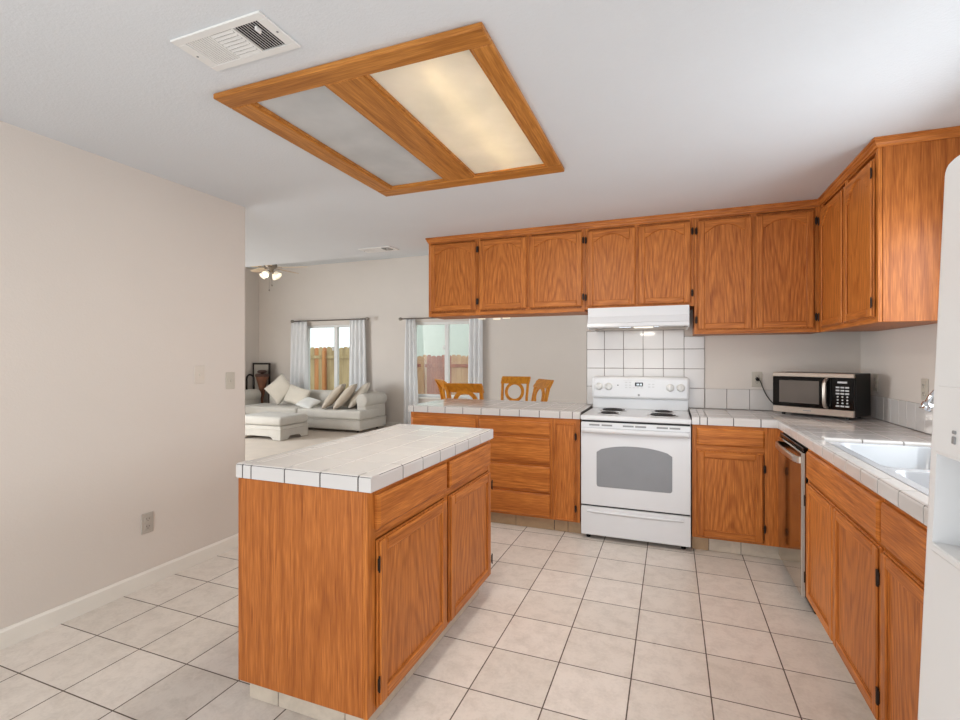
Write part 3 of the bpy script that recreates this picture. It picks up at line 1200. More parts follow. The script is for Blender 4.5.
b.box(XR - .010, XR - .002, RY0, 4.312, .94, 1.091, 0, 1)
tag(b.build('tile_backsplash', ['tile', 'grout_dark']), 'low row of narrow white wall tiles along the right wall behind the sink', 'backsplash')

# ------------------------------------------------------------------ upper cabinets
UF = 4.001
Mu = RZ(0, UF, 0, 0)


def upper(label, x0, x1, z0, doors, sides, vst=(), top=.055, bot=.03):
    r_ = thing('wall_cabinet', label, 'cabinet', ((x0 + x1) / 2, (UF + YW) / 2, z0))
    b = B(); b.box(x0 + .001, x1 - .001, UF + .0185, YW - .002, z0, ZC - .001, .0015); b.build('body', 'oak_side', r_)
    frame(r_, Mu, x0, x1, z0, ZC - .001, vst, (), sides, top, bot)
    for (a, c_, zb, zt, h) in doors:
        door(r_, Mu, a, c_, zb, zt, .052, h, (.075, .075), fr=.05)
    return r_


upper('single-door oak wall cabinet, leftmost of the row hanging over the peninsula', -2.07, -1.583, 1.7206,
      [(-2.049, -1.594, 1.765, 2.372, 'r')], (.03, .03))
upper('two-door oak wall cabinet hanging over the peninsula, left of the range hood', -1.581, -.650, 1.7206,
      [(-1.571, -1.135, 1.765, 2.372, 'l'), (-1.117, -.668, 1.765, 2.372, 'r')], (.02, .03), [(-1.15, -1.10)])
upper('two-door oak wall cabinet directly above the range hood', -.648, .160, 1.736,
      [(-.634, -.256, 1.756, 2.368, 'l'), (-.238, .141, 1.756, 2.368, 'r')], (.03, .03), [(-.27, -.225)])
cr = upper('tall two-door oak wall cabinet above the microwave, right of the range hood', .162, .9795, 1.5235,
           [(.182, .546, 1.552, 2.366, 'l'), (.562, .926, 1.552, 2.366, 'r')], (.03, .05), [(.53, .575)])
# right-wall upper (front faces -X)
UX, UY0 = .961, 2.992
Mv = RZ(UX, 0, 0, -90)
rc = thing('wall_cabinet', 'oak wall cabinet on the right wall with a bare end panel next to the refrigerator', 'cabinet', (1.13, 3.5, 1.5235))
b = B(); b.box(UX + .0195, XR - .002, UY0, UF + .016, 1.5235, ZC - .001, .0015); b.build('body', 'oak_side', rc)
frame(rc, Mv, mr(UF - .001), mr(UY0), 1.5235, ZC - .001, [(mr(3.49), mr(3.44))], (), (.05, .03), .055, .03)
door(rc, Mv, mr(3.945), mr(3.478), 1.548, 2.352, .085, 'l', (.075, .075), fr=.05)
door(rc, Mv, mr(3.452), mr(3.022), 1.548, 2.352, .085, 'r', (.075, .075), fr=.05)


def sweep(b, path, prof, mi=0):
    """prof: (outward, z); path: horizontal polyline, outward on its right-hand side"""
    n = len(path)
    rows = []
    for i, p in enumerate(path):
        p = Vector(p)
        ds = []
        if i > 0:
            ds.append((p - Vector(path[i - 1])).normalized())
        if i < n - 1:
            ds.append((Vector(path[i + 1]) - p).normalized())
        ns = [Vector((d.y, -d.x)) for d in ds]
        if len(ns) == 1:
            m = ns[0]
        else:
            m = (ns[0] + ns[1]) / (1 + ns[0].dot(ns[1]))
        rows.append([(p.x + m.x * o, p.y + m.y * o, z) for o, z in prof])
    k = len(prof)
    vs = [q for r_ in rows for q in r_]
    fs = []
    for i in range(n - 1):
        for j in range(k):
            l = (j + 1) % k
            fs.append((i * k + j, i * k + l, (i + 1) * k + l, (i + 1) * k + j))
    fs += [tuple(range(k)), tuple(range((n - 1) * k, n * k))]
    b.raw(vs, fs, mi)


b = B()
g = .0006
path = [(-2.07 - g, YW - .002), (-2.07 - g, UF - g), (UX - g, UF - g), (UX - g, UY0 - g), (XR - .002, UY0 - g)]
sweep(b, path, [(0, 2.394), (.006, 2.394), (.008, 2.404), (.014, 2.412), (.016, 2.424), (.022, 2.428), (.022, ZC - .001), (0, ZC - .001)])
tag(b.build('crown_moulding', 'oak_h'), 'oak crown moulding along the tops of all the wall cabinets', 'moulding')

# ------------------------------------------------------------------ range
rg = thing('electric_range', 'white electric coil range standing between the oak base cabinets', 'stove', (-.252, 3.98, 0))
RX0, RX1 = -.630, .132
b = B(); b.box(RX0 + .004, RX1 - .004, 3.702, 4.29, .045, .893, .004); b.build('body', 'white', rg)
b = B()
b.rbox(RX0, RX1, 3.664, 4.29, .884, .920, .010, 3)
b.build('cooktop', 'white', rg)
for (za, zb) in ((.868, .884), (.245, .257)):
    b = B(); b.box(RX0 + .008, RX1 - .008, 3.691, 3.7035, za, zb); b.build('shadow_gap', 'black', rg)  # black strips stand in for shade in the gaps above and below the oven door
# oven door with top vent band
b = B()
b.rbox(RX0 + .004, RX1 - .004, 3.668, 3.7015, .257, .870, .007, 3)
od = b.build('oven_door', 'white', rg)
b = B()
n = 16
wl, wr, wb, wt, wm = -.511, .008, .398, .664, .706
poly = []
rad = .018
for cx, cz, a0 in ((wl + rad, wb + rad, 180), (wr - rad, wb + rad, 270)):
    for k in range(5):
        t = math.radians(a0 + 22.5 * k)
        poly.append((cx + rad * math.cos(t), cz + rad * math.sin(t)))
for k in range(n + 1):
    u = 1 - k / n
    x = wl + (wr - wl) * u
    e = abs(u - .5) * 2
    poly.append((x, wt + (wm - wt) * (1 - e ** 2.2) - (.012 if k in (0, n) else 0)))
b.prism(poly, 1, 3.6655, 3.669)
b.build('oven_window', 'oven_glass', od)
b = B()
pts = [(RX0 + .012 + (RX1 - RX0 - .024) * k / 24, 3.650 - .014 * math.sin(PI * k / 24), .812) for k in range(25)]
vs, fs = [], []
pr = [(-.016, .018), (-.024, .004), (-.018, -.018), (.008, -.022), (.024, -.014), (.024, .018)]
for (x, y, z) in pts:
    for dy, dz in pr:
        vs.append((x, min(3.6682, y + dy + .016), z + dz))
k6 = len(pr)
for i in range(24):
    for k in range(k6):
        fs.append((i * k6 + k, i * k6 + (k + 1) % k6, (i + 1) * k6 + (k + 1) % k6, (i + 1) * k6 + k))
fs += [tuple(range(k6)), tuple(range(len(vs) - k6, len(vs)))]
b.raw(vs, fs, 0, True)
b.build('handle', 'white', od)
for (a, c_) in ((-.565, -.49), (-.475, -.40), (-.325, -.25), (-.24, -.165), (-.095, -.02), (-.01, .06)):
    b = B(); b.box(a, c_, 3.6668, 3.669, .845, .857); b.build('vent_slot', 'grey', od)
b = B()
b.rbox(RX0 + .004, RX1 - .004, 3.668, 3.7015, .035, .245, .007, 3)
dr = b.build('storage_drawer', 'white', rg)
b = B()
vs, fs = [], []
for k in range(25):
    x = RX0 + .05 + (RX1 - RX0 - .10) * k / 24
    dz = -.010 * math.sin(PI * k / 24) ** .5
    for y, z in ((3.6682, .222), (3.658, .218), (3.655, .212 + dz * .3), (3.6682, .204 + dz)):
        vs.append((x, y, z))
for i in range(24):
    for k in range(4):
        fs.append((i * 4 + k, i * 4 + (k + 1) % 4, (i + 1) * 4 + (k + 1) % 4, (i + 1) * 4 + k))
fs += [(0, 1, 2, 3), (96, 97, 98, 99)]
b.raw(vs, fs)
b.build('grip_lip', 'white', dr)
for fx_ in (RX0 + .05, RX1 - .05):
    for fy in (3.73, 4.22):
        b = B(); b.cyl((fx_, fy, .0005), (fx_, fy, .046), .016, seg=14); b.build('foot', 'black', rg)
# backguard
b = B()
b.box(RX0 + .008, RX1 - .004, 4.245, 4.29, .9195, 1.02, .004)
b.rbox(RX0 + .004, RX1 + .004, 4.205, 4.292, 1.005, 1.190, .022, 4)
bg = b.build('backguard', 'white', rg)
fy = 4.2045
for kx in (-.566, -.486, -.006, .072):
    b = B()
    mt = Matrix.Translation((kx, fy, 1.106)) @ Matrix.Rotation(PI / 2, 4, 'X')
    b.lathe([(.031, -.0005), (.031, .004), (.026, .007), (.024, .020), (.021, .024), (0, .024)], mat=mt)
    b.box(kx - .004, kx + .004, fy - .034, fy - .020, 1.083, 1.129, .002)
    b.build('knob', 'white_plastic', bg)
b = B(); b.box(-.276, -.214, fy - .002, fy + .002, 1.112, 1.143); dp = b.build('display', 'black_gloss', bg)
b = B()
for dx in (-.262, -.252, -.238, -.229):
    b.box(dx, dx + .006, fy - .003, fy - .0015, 1.119, 1.134)
b.build('digits', 'lcd', dp)
b = B()
for kx, kz in [(-.345, 1.143), (-.315, 1.143), (-.345, 1.12), (-.315, 1.12), (-.345, 1.10), (-.315, 1.10), (-.285, 1.10),
               (-.255, 1.10), (-.225, 1.10), (-.165, 1.13), (-.135, 1.13), (-.165, 1.108), (-.135, 1.108)]:
    b.box(kx - .009, kx + .009, fy - .0012, fy + .001, kz - .004, kz + .004)
b.box(-.37, -.12, fy - .001, fy + .001, 1.157, 1.1585)
b.build('button_print', 'lightgrey', bg)
b = B(); b.cyl((-.412, fy - .001, 1.118), (-.412, fy + .002, 1.118), .005, seg=12); b.build('indicator_light', 'black', bg)
b = B(); b.cyl((-.246, fy - .001, 1.04), (-.246, fy + .002, 1.04), .009, seg=16); b.build('maker_badge', 'grey', bg)


def burner(cx, cy, R):
    b = B()
    b.lathe([(R + .016, .9205), (R + .016, .9235), (R + .006, .925), (R, .921), (.02, .9207)], (cx, cy, 0), 32)
    br_ = b.build('burner', 'pan', rg)
    b = B()
    pts = []
    turns = 4 if R > .08 else 3
    for k in range(turns * 28 + 1):
        t = 2 * PI * k / 28
        rr = .018 + (R - .022) * k / (turns * 28)
        pts.append((cx + rr * math.cos(t), cy + rr * math.sin(t), .928))
    b.tube(pts, .0042, 8)
    for a in (0, 2.1, 4.2):
        b.box(cx - .002, cx + .002, cy - .002, cy + .002, .922, .93)
        b.tube([(cx, cy, .925), (cx + (R) * math.cos(a), cy + R * math.sin(a), .925)], .002, 6)
    b.build('coil', 'coil', br_)


burner(-.438, 4.085, .092)
burner(-.440, 3.835, .070)
burner(-.060, 4.085, .070)
burner(-.060, 3.835, .092)

# ------------------------------------------------------------------ range hood
hd = thing('range_hood', 'white under-cabinet range hood above the range', 'range hood', (-.25, 4.08, 1.56))
HX0, HX1 = -.607, .124
b = B()
b.prism([(4.312, 1.733), (3.878, 1.733), (3.874, 1.665), (3.852, 1.615), (3.838, 1.610), (3.834, 1.585), (3.842, 1.578),
         (3.862, 1.578), (3.862, 1.60), (4.312, 1.60)], 0, HX0, HX1)
b.box(HX0, HX0 + .008, 3.862, 4.312, 1.572, 1.601); b.box(HX1 - .008, HX1, 3.862, 4.312, 1.572, 1.601)
b.build('canopy', 'white', hd)
b = B(); b.box(HX0 + .03, HX1 - .03, 3.90, 4.29, 1.592, 1.5995); b.build('filter', 'steel', hd)
b = B(); b.box(HX0 + .04, HX1 - .10, 3.8435, 3.850, 1.607, 1.6105); b.build('trim_strip', 'white', hd)
b = B(); b.rbox(-.27, -.13, 3.90, 4.02, 1.578, 1.592, .006, 3); b.build('lamp_lens', 'hood_lamp', hd)
b = B(); b.box(-.37, -.28, 3.846, 3.862, 1.572, 1.580, .003); b.box(-.12, -.08, 3.846, 3.862, 1.572, 1.580, .003); b.build('switch_plate', 'chrome', hd)
hl = bpy.data.lights.new('hood_lamp_light', 'AREA'); hl.size = .12; hl.energy = 0.9; hl.color = (1, .93, .82)
hlo = bpy.data.objects.new('hood_lamp_light', hl); hlo.location = (-.20, 3.96, 1.575); hlo.rotation_euler = (math.radians(25), 0, 0); COL.objects.link(hlo)

# ------------------------------------------------------------------ microwave (local: front -y, x 0..w)
MW, MD, MH = .50, .26, .302
ma = math.radians(-36)
mw = thing('microwave', 'stainless and black microwave oven in the corner of the tile counter', 'microwave', (.69, 4.088, ZT + .002), (0, 0, ma), local=True)
b = B(); b.box(0, MW, .022, MD, .018, MH, .004); b.build('housing', 'black', mw)
for (za, zb) in ((.018, .064), (MH - .030, MH)):
    b = B(); b.box(.001, MW - .001, 0, .0215, za, zb, .003); b.build('front_trim', 'steel', mw)
b = B(); b.box(.001, .372, -.002, .0215, .0645, MH - .0305, .002); md = b.build('door', 'black_gloss', mw)
b = B(); b.box(.045, .300, -.0035, -.0015, .090, MH - .055, .0005); b.build('door_window', 'mw_glass', md)
b = B()
pts = [(.350, -.004, .072), (.346, -.026, .080), (.344, -.036, .105), (.344, -.036, MH - .070), (.346, -.026, MH - .047), (.350, -.004, MH - .038)]
b.tube(pts, [.009, .011, .012, .012, .011, .009], 12)
b.build('handle', 'steel', md)
b = B(); b.box(.374, MW - .001, -.001, .0215, .0645, MH - .0305, .002); mp_ = b.build('control_panel', 'black_gloss', mw)
b = B(); b.box(.408, .462, -.003, -.0008, .238, .250); b.build('display', 'lightgrey', mp_)
for r_ in range(7):
    for q in range(3):
        b = B()
        x = .398 + q * .027
        z = .082 + r_ * .0205
        if r_ in (1, 2, 3):
            b.cyl((x + .011, -.0028, z + .006), (x + .011, -.0008, z + .006), .0055, seg=10)
        else:
            b.box(x, x + .021, -.0028, -.0008, z + .001, z + .011)
        b.build('button', 'lightgrey', mp_)
b = B(); b.box(.20, .25, -.0008, .0005, .038, .044); b.build('maker_mark', 'grey', mw)
for fx_ in (.05, MW - .05):
    for fy in (.05, MD - .05):
        b = B(); b.cyl((fx_, fy, .0), (fx_, fy, .0185), .012, seg=12); b.build('foot', 'black', mw)
Minv = (Matrix.Translation(mw.location) @ Matrix.Rotation(ma, 4, 'Z')).inverted()
cord = [(.622, 4.296, 1.180), (.640, 4.285, 1.165), (.655, 4.285, 1.12), (.680, 4.285, 1.06), (.715, 4.29, 1.01), (.75, 4.295, .98), (.79, 4.29, 1.0)]
b = B()
sm = []
for i in range(len(cord) - 1):
    for k in range(5):
        t = k / 5
        p0, p1, p2, p3 = [Vector(cord[max(0, min(len(cord) - 1, i + j))]) for j in (-1, 0, 1, 2)]
        sm.append(Minv @ (.5 * ((2 * p1) + (p2 - p0) * t + (2 * p0 - 5 * p1 + 4 * p2 - p3) * t * t + (3 * p1 - p0 - 3 * p2 + p3) * t ** 3)))
b.tube(sm, .0035, 8)
p = Minv @ Vector((.622, 4.31, 1.183)); q = Minv @ Vector((.622, 4.285, 1.178))
b.cyl(p, q, .013, seg=14)
b.build('power_cord', 'black', mw)


# ------------------------------------------------------------------ wall plates
def plate(name, label, cat, Mx, w, h, mats, kind, loc, group=None):
    """local: plate centred at origin in xz, front at -y"""
    r_ = thing(name, label, cat, loc)
    b = B(Mx); b.box(-w / 2, w / 2, -.006, -.0005, -h / 2, h / 2, .003); pl_ = b.build('cover_plate', mats, r_)
    if kind == 'socket':
        for s in (-1, 1):
            b = B(Mx)
            b.rbox(-.017, .017, -.009, -.005, s * .022 - .014, s * .022 + .014, .004, 2)
            so = b.build('socket', mats, r_)
            b = B(Mx)
            for dx in (-.007, .007):
                b.box(dx - .0015, dx + .0015, -.0095, -.0085, s * .022 - .001, s * .022 + .008)
            b.box(-.002, .002, -.0095, -.0085, s * .022 - .010, s * .022 - .005)
            b.build('slots', 'slot', so)
    else:
        b = B(Mx); b.box(-.005, .005, -.016, -.005, -.010, .010, .003); b.build('toggle', mats, r_)
    return r_


plate('wall_outlet', 'grey outlet low on the bare left wall', 'outlet', RZ(XL, 1.972, .370, 90), .072, .118, 'plate_grey', 'socket', (XL, 1.972, .31))
plate('light_switch', 'pale switch plate on the left wall, nearer the camera of the two', 'switch', RZ(XL, 2.314, 1.235, 90), .075, .118, 'plate_white', 'toggle', (XL, 2.314, 1.18))
plate('light_switch', 'beige switch plate at the far end of the left wall', 'switch', RZ(XL, 2.556, 1.185, 90), .075, .118, 'plate', 'toggle', (XL, 2.556, 1.13))
plate('wall_outlet', 'beige outlet behind the microwave cord', 'outlet', RZ(.622, YW, 1.178, 0), .072, .118, 'plate', 'socket', (.622, YW, 1.12))
plate('wall_outlet', 'beige outlet on the right wall just beside the microwave', 'outlet', RZ(XR, 4.03, 1.178, -90), .072, .118, 'plate', 'socket', (XR, 4.03, 1.12))
plate('wall_outlet', 'beige outlet on the right wall above the faucet', 'outlet', RZ(XR, 3.35, 1.172, -90), .072, .118, 'plate', 'socket', (XR, 3.35, 1.11))

# ------------------------------------------------------------------ refrigerator (local: front faces -x, y from 0 (near) to W (far))
FW, FD, FH = .91, .80, 1.680
lean = math.radians(2.25)
# pivot at the back bottom edge so the front feet are raised
fr = thing('refrigerator', 'white side-by-side refrigerator with a dispenser, at the right edge of the room', 'refrigerator', (1.2175, 1.172 - FW, 0.0), (0, lean, 0), local=True)
x0 = -.8105
b = B(); b.rbox(x0 + .075, -.01, .004, FW - .004, .03, FH - .01, .012, 3); b.build('body', 'fridge', fr)
# far (freezer) door with dispenser recess
def fdoor(name, y0, y1, recess=None):
    b = B()
    b.rbox(x0, x0 + .07, y0, y1, .06, FH, .018, 4)
    return b.build(name, 'fridge', fr)
ysp = .50
# freezer door from a shell of panels round the dispenser opening
b = B()
dy0, dy1, dz0, dz1 = ysp + .06, FW - .036, .975, 1.138
r_ = .018
def fp(x, y, z): return (x, y, z)
# outer profile rings in yz, slightly rounded towards the front
def ring(x, ins):
    out = []
    ya, yb, za, zb = ysp + .004 + ins, FW - ins, .06 + ins, FH - ins
    rad = max(.002, .03 - ins)
    for cy, cz, a0 in ((yb - rad, zb - rad, 0), (ya + rad, zb - rad, 90), (ya + rad, za + rad, 180), (yb - rad, za + rad, 270)):
        for k in range(5):
            t = math.radians(a0 + 22.5 * k)
            out.append((x, cy + rad * math.cos(t), cz + rad * math.sin(t)))
    return out
rs = [ring(x0 + .07, 0), ring(x0 + .018, 0), ring(x0 + .007, .004), ring(x0 + .002, .010), ring(x0, .018)]
vs = [p for q in rs for p in q]
n = 20
fs = []
for i in range(4):
    for k in range(n):
        fs.append((i * n + k, i * n + (k + 1) % n, (i + 1) * n + (k + 1) % n, (i + 1) * n + k))
fs.append(tuple(range(n)))
b.raw(vs, fs, 0, False)
last = rs[-1]
hole = [(x0, dy1, dz1), (x0, dy0, dz1), (x0, dy0, dz0), (x0, dy1, dz0)]
vs = last + hole
fs = []
for q in range(4):
    for k in range(4):
        fs.append((q * 5 + k, q * 5 + k + 1, 20 + q))
    fs.append((q * 5 + 4, (q * 5 + 5) % 20, 20 + (q + 1) % 4, 20 + q))
b.raw(vs, fs)
dpt = .055
hb = [(x0 + dpt, y, z) for (_, y, z) in hole]
b.raw(hole + hb, [(k, (k + 1) % 4, 4 + (k + 1) % 4, 4 + k) for k in range(4)] + [(4, 5, 6, 7)], 1)
bmesh.ops.remove_doubles(b.bm, verts=list(b.bm.verts), dist=.0003)
fdr = b.build('freezer_door', ['fridge', 'fridge_in'], fr)
b = B()
b.rbox(x0 - .0015, x0 + .004, dy0 - .02, dy1 + .004, dz1 + .004, 1.262, .0014, 2)
dsp = b.build('dispenser_panel', 'fridge', fdr)
b = B(); b.box(x0 - .004, x0 - .001, dy1 - .066, dy1 - .056, 1.165, 1.178, .001); b.box(x0 - .004, x0 - .001, dy1 - .066, dy1 - .056, 1.182, 1.188, .001)
b.build('button', 'grey', dsp)
b = B(); b.rbox(x0 - .003, x0 + .03, dy0 - .01, dy1 - .002, dz0 - .014, dz0 - .001, .003, 2); b.build('drip_ledge', 'fridge', fdr)
fdoor('fridge_door', .003, ysp - .002)
for yy_, nm in ((ysp + .035, fdr),):
    b = B(); b.tube([(x0 - .0, yy_, .75), (x0 - .05, yy_, .78), (x0 - .05, yy_, 1.5), (x0 - .0, yy_, 1.53)], .013, 10); b.build('handle', 'fridge', nm)
b = B(); b.tube([(x0, ysp - .035, .75), (x0 - .05, ysp - .035, .78), (x0 - .05, ysp - .035, 1.5), (x0, ysp - .035, 1.53)], .013, 10)
b.build('handle', 'fridge', fr)
b = B(); b.box(x0 + .05, x0 + .075, .02, FW - .02, .0305, .058); b.build('base_grille', 'grey', fr)
for fy in (.06, FW - .06):
    for fx_, zf in ((x0 + .10, -.0270), (-.06, -.0010)):
        b = B(); b.cyl((fx_, fy, zf), (fx_, fy, .032), .02, seg=14); b.build('foot', 'black', fr)

# ------------------------------------------------------------------ ceiling light box
CX0, CX1, CY0, CY1, CZ = -1.766, -.5715, 1.479, 2.800, 2.416
lt = thing('ceiling_light', 'oak-framed ceiling light box with two frosted panels, the right one lit', 'light', ((CX0 + CX1) / 2, (CY0 + CY1) / 2, ZC))
openings = [(-1.658, -1.270, 1.570, 2.680), (-1.092, -.649, 1.576, 2.710)]
b = B()
c_ = .004
b.box(CX0, CX1, CY0, openings[0][2], CZ, ZC - .001, c_)
b.box(CX0, CX1, openings[0][3] + .015, CY1, CZ, ZC - .001, c_)
yA, yB = openings[0][2], openings[0][3] + .015
b.box(CX0, openings[0][0], yA, yB, CZ, ZC - .001, c_, 1)
b.box(openings[0][1], openings[1][0], yA, yB, CZ, ZC - .001, c_, 1)
b.box(openings[1][1], CX1, yA, yB, CZ, ZC - .001, c_, 1)
b.build('frame', ['oak_light', 'oak_light_y'], lt)
b = B()
for (xa, xb, ya, yb) in ((openings[0][0], openings[0][1], yA, yB), (openings[1][0], openings[1][1], yA, yB)):
    b.box(xa, xa + .01, ya, yb, CZ + .008, CZ + .020); b.box(xb - .01, xb, ya, yb, CZ + .008, CZ + .020)
    b.box(xa + .01, xb - .01, ya, ya + .01, CZ + .008, CZ + .020); b.box(xa + .01, xb - .01, yb - .01, yb, CZ + .008, CZ + .020)
b.build('inner_bead', 'oak_light', lt)
b = B(); b.box(openings[0][0], openings[0][1], yA, yB, CZ + .021, CZ + .024); b.build('panel', 'diffuser', lt, 'unlit grey frosted panel')
b = B(); b.box(openings[1][0], openings[1][1], yA, yB, CZ + .021, CZ + .024); b.build('panel', 'diffuser', lt, 'lit warm yellow frosted panel')
b = B()
hz0, hz1 = ZC + .001, 2.56
xm = -1.18
for (xa, xb) in ((LX0, LX0 + .006), (xm - .003, xm + .003), (LX1 - .006, LX1)):
    b.box(xa, xb, LY0, LY1, hz0, hz1)
for (ya, yb) in ((LY0, LY0 + .006), (LY1 - .006, LY1)):
    b.box(LX0, LX1, ya, yb, hz0, hz1)
b.box(LX0, LX1, LY0, LY1, hz1, hz1 + .006)
b.build('housing', 'white_plastic', lt)
b = B(); b.cyl((-.85, 1.60, 2.50), (-.85, 2.69, 2.50), .016, seg=14); b.build('tube', 'tube_on', lt, 'lit fluorescent tube')
b = B(); b.cyl((-1.45, 1.60, 2.50), (-1.45, 2.69, 2.50), .016, seg=14); b.build('tube', 'tube_off', lt, 'unlit fluorescent tube')


# ------------------------------------------------------------------ ceiling vents
def vent(label, x0, x1, y0, y1, m):
    r_ = thing('ceiling_vent', label, 'vent', ((x0 + x1) / 2, (y0 + y1) / 2, ZC))
    b = B()
    zt, zb = ZC - .0005, ZC - .008
    xa, xb, ya, yb = x0 + m, x1 - m, y0 + m * .75, y1 - m * .75
    b.box(x0, x1, y0, ya, zb, zt, .002); b.box(x0, x1, yb, y1, zb, zt, .002)
    b.box(x0, xa, ya, yb, zb, zt, .002); b.box(xb, x1, ya, yb, zb, zt, .002)
    w = (xb - xa) / 3
    for k in (1, 2):
        b.box(xa + w * k - .005, xa + w * k + .005, ya, yb, zb, zt, .001)
    b.build('frame', 'white_plastic', r_)
    b = B(); b.box(xa, xb, ya, yb, zt - .001, zt - .0002); b.build('duct_opening', 'vent_hole', r_)
    def slat(cx, cy, L, axis, tilt, wd):
        mt = Matrix.Translation((cx, cy, ZC - .0065)) @ Matrix.Rotation(tilt, 4, 'Y' if axis == 1 else 'X')
        b = B(mt)
        if axis == 1:
            b.box(-wd / 2, wd / 2, -L / 2, L / 2, -.0006, .0006)
        else:
            b.box(-L / 2, L / 2, -wd / 2, wd / 2, -.0006, .0006)
        b.build('louvre', 'white_plastic', r_)
    n = 9
    for k in range(n):
        slat(xa + (w - .008) * (k + .5) / n + .002, (ya + yb) / 2, yb - ya, 1, math.radians(-4), w / n * .70)
        slat(xa + 2 * w + .006 + (w - .008) * (k + .5) / n, (ya + yb) / 2, yb - ya, 1, math.radians(38), w / n * .92)
    n = 8
    for k in range(n):
        slat(xa + 1.5 * w, ya + (yb - ya) * (k + .5) / n, w - .012, 0, math.radians(-12), (yb - ya) / n * .74)
    b = B(); b.box(x1 - .066, x1 - .058, y0 + .045, y0 + .07, zb - .012, zb + .001, .002); b.build('damper_lever', 'white_plastic', r_)
    for cx in (x0 + m * .4, x1 - m * .4):
        b = B(); b.cyl((cx, (y0 + y1) / 2, zb - .0015), (cx, (y0 + y1) / 2, zb + .001), .004, seg=10); b.build('screw', 'grey', r_)


vent('white louvred ceiling vent near the light box', -1.608, -1.207, 1.177, 1.366, .040)
vent('small white ceiling vent by the far edge of the kitchen ceiling', -2.925, -2.555, 4.115, 4.300, .040)

# ------------------------------------------------------------------ curtains and rods
def curtain(label, x0t, x1t, x0b, x1b, zt, zb, y, n, seed):
    rnd = random.Random(seed)
    ph = [rnd.uniform(0, 6.3) for _ in range(3)]
    nu, nv = 60, 20
    vs, fs = [], []
    for layer in (0, .004):
        for j in range(nv + 1):
            v = j / nv
            for i in range(nu + 1):
                u = i / nu
                xa = x0t + (x0b - x0t) * v ** .8
                xb = x1t + (x1b - x1t) * v ** .8
                a = .022 + .012 * v
                yy = y + layer + a * math.sin(2 * PI * n * u + ph[0] + .5 * math.sin(3 * v + ph[1])) + .006 * math.sin(7 * u + 5 * v + ph[2])
                vs.append((xa + (xb - xa) * u, yy, zt + (zb - zt) * v))
    k = (nu + 1) * (nv + 1)
    for j in range(nv):
        for i in range(nu):
            a = j * (nu + 1) + i
            fs.append((a, a + 1, a + nu + 2, a + nu + 1))
            fs.append((k + a, k + a + nu + 1, k + a + nu + 2, k + a + 1))
    for j in range(nv):
        for i in (0, nu):
            a = j * (nu + 1) + i
            fs.append((a, a + nu + 1, k + a + nu + 1, k + a))
    for i in range(nu):
        for j in (0, nv):
            a = j * (nu + 1) + i
            fs.append((a, a + 1, k + a + 1, k + a))
    b = B(); b.raw(vs, fs, 0, True)
    return tag(b.build('curtain', 'curtain'), label, 'curtain')


CYy = YF - .11
curtain('white curtain on the left side of the window behind the sofa', -7.50, -7.09, -7.60, -7.09, 2.135, .03, CYy, 4, 1)
curtain('white curtain on the right side of the window behind the sofa', -6.01, -5.66, -6.05, -5.60, 2.135, .03, CYy, 4, 2)
curtain('white curtain on the left side of the dining window', -4.74, -4.54, -4.80, -4.46, 2.11, .03, CYy, 3, 3)
curtain('white curtain on the right side of the dining window', -3.42, -3.16, -3.46, -3.16, 2.11, .03, CYy, 3, 4)


def rod(label, x0, x1, z):
    y = CYy - .0
    r_ = thing('curtain_rod', label, 'curtain rod', ((x0 + x1) / 2, YF, z))
    y = CYy - .055
    b = B(); b.cyl((x0, y, z), (x1, y, z), .011, seg=12); b.build('pole', 'rod', r_)
    for x, s in ((x0, -1), (x1, 1)):
        b = B(); b.lathe([(.011, 0), (.02, .01), (.032, .035), (.03, .06), (.015, .078), (0, .082)],
                         mat=Matrix.Translation((x, y, z)) @ Matrix.Rotation(s * PI / 2, 4, 'Y'), seg=16)
        b.build('finial', 'nickel', r_)
        b = B(); b.cyl((x - s * .10, y, z), (x - s * .10, YF - .0005, z), .008, seg=8); b.build('bracket', 'rod', r_)


rod('thin bronze curtain rod above the window behind the sofa', -7.38, -5.60, 2.114)
rod('thin bronze curtain rod above the dining window', -4.77, -3.05, 2.09)

# ------------------------------------------------------------------ sofa
sf = thing('sectional_sofa', 'long light grey roll-arm sofa below the far living room window', 'sofa', (-6.6, 7.7, .004))
SFX0, SFX1, SFY0, SFY1 = -8.28, -5.09, 7.24, 8.12
b = B()
b.rbox(-7.82, SFX1 - .02, SFY0 + .03, SFY1, .05, .235, .03, 3)
b.rbox(SFX0, -7.80, SFY0 + .03, 7.84, .05, .235, .03, 3)
b.rbox(-7.82, SFX1 - .015, SFY0 + .015, SFY1, .215, .238, .01, 2)
b.rbox(SFX0, -7.80, SFY0 + .015, 7.84, .215, .238, .01, 2)
b.build('base', 'sofa', sf)
for (xa, xb) in ((-7.92, -6.52), (-6.51, SFX1)):
    b = B(); b.rbox(xa, xb, SFY0, 7.86, .238, .41, .045, 4); b.build('seat_cushion', 'sofa', sf)
b = B(); b.rbox(-7.80, SFX1 - .1, 7.84, SFY1, .23, .70, .08, 5); b.build('backrest', 'sofa', sf)


def roll_arm(xc, ya, yb, s):
    b = B()
    b.rbox(xc - .115, xc + .085, ya + .02, yb, .235, .58, .03, 3)
    zc, R = .575, .125
    ring_ = []
    pr = [(0, ya - .0), (R * .8, ya), (R * .97, ya + .012), (R, ya + .035), (R, yb - .035), (R * .9, yb), (0, yb)]
    mt = Matrix.Translation((xc + s * .005, 0, zc)) @ Matrix.Rotation(-PI / 2, 4, 'X')
    b.lathe([(r_, h) for r_, h in pr], mat=mt, seg=32)
    return b.build('arm', 'sofa', sf)


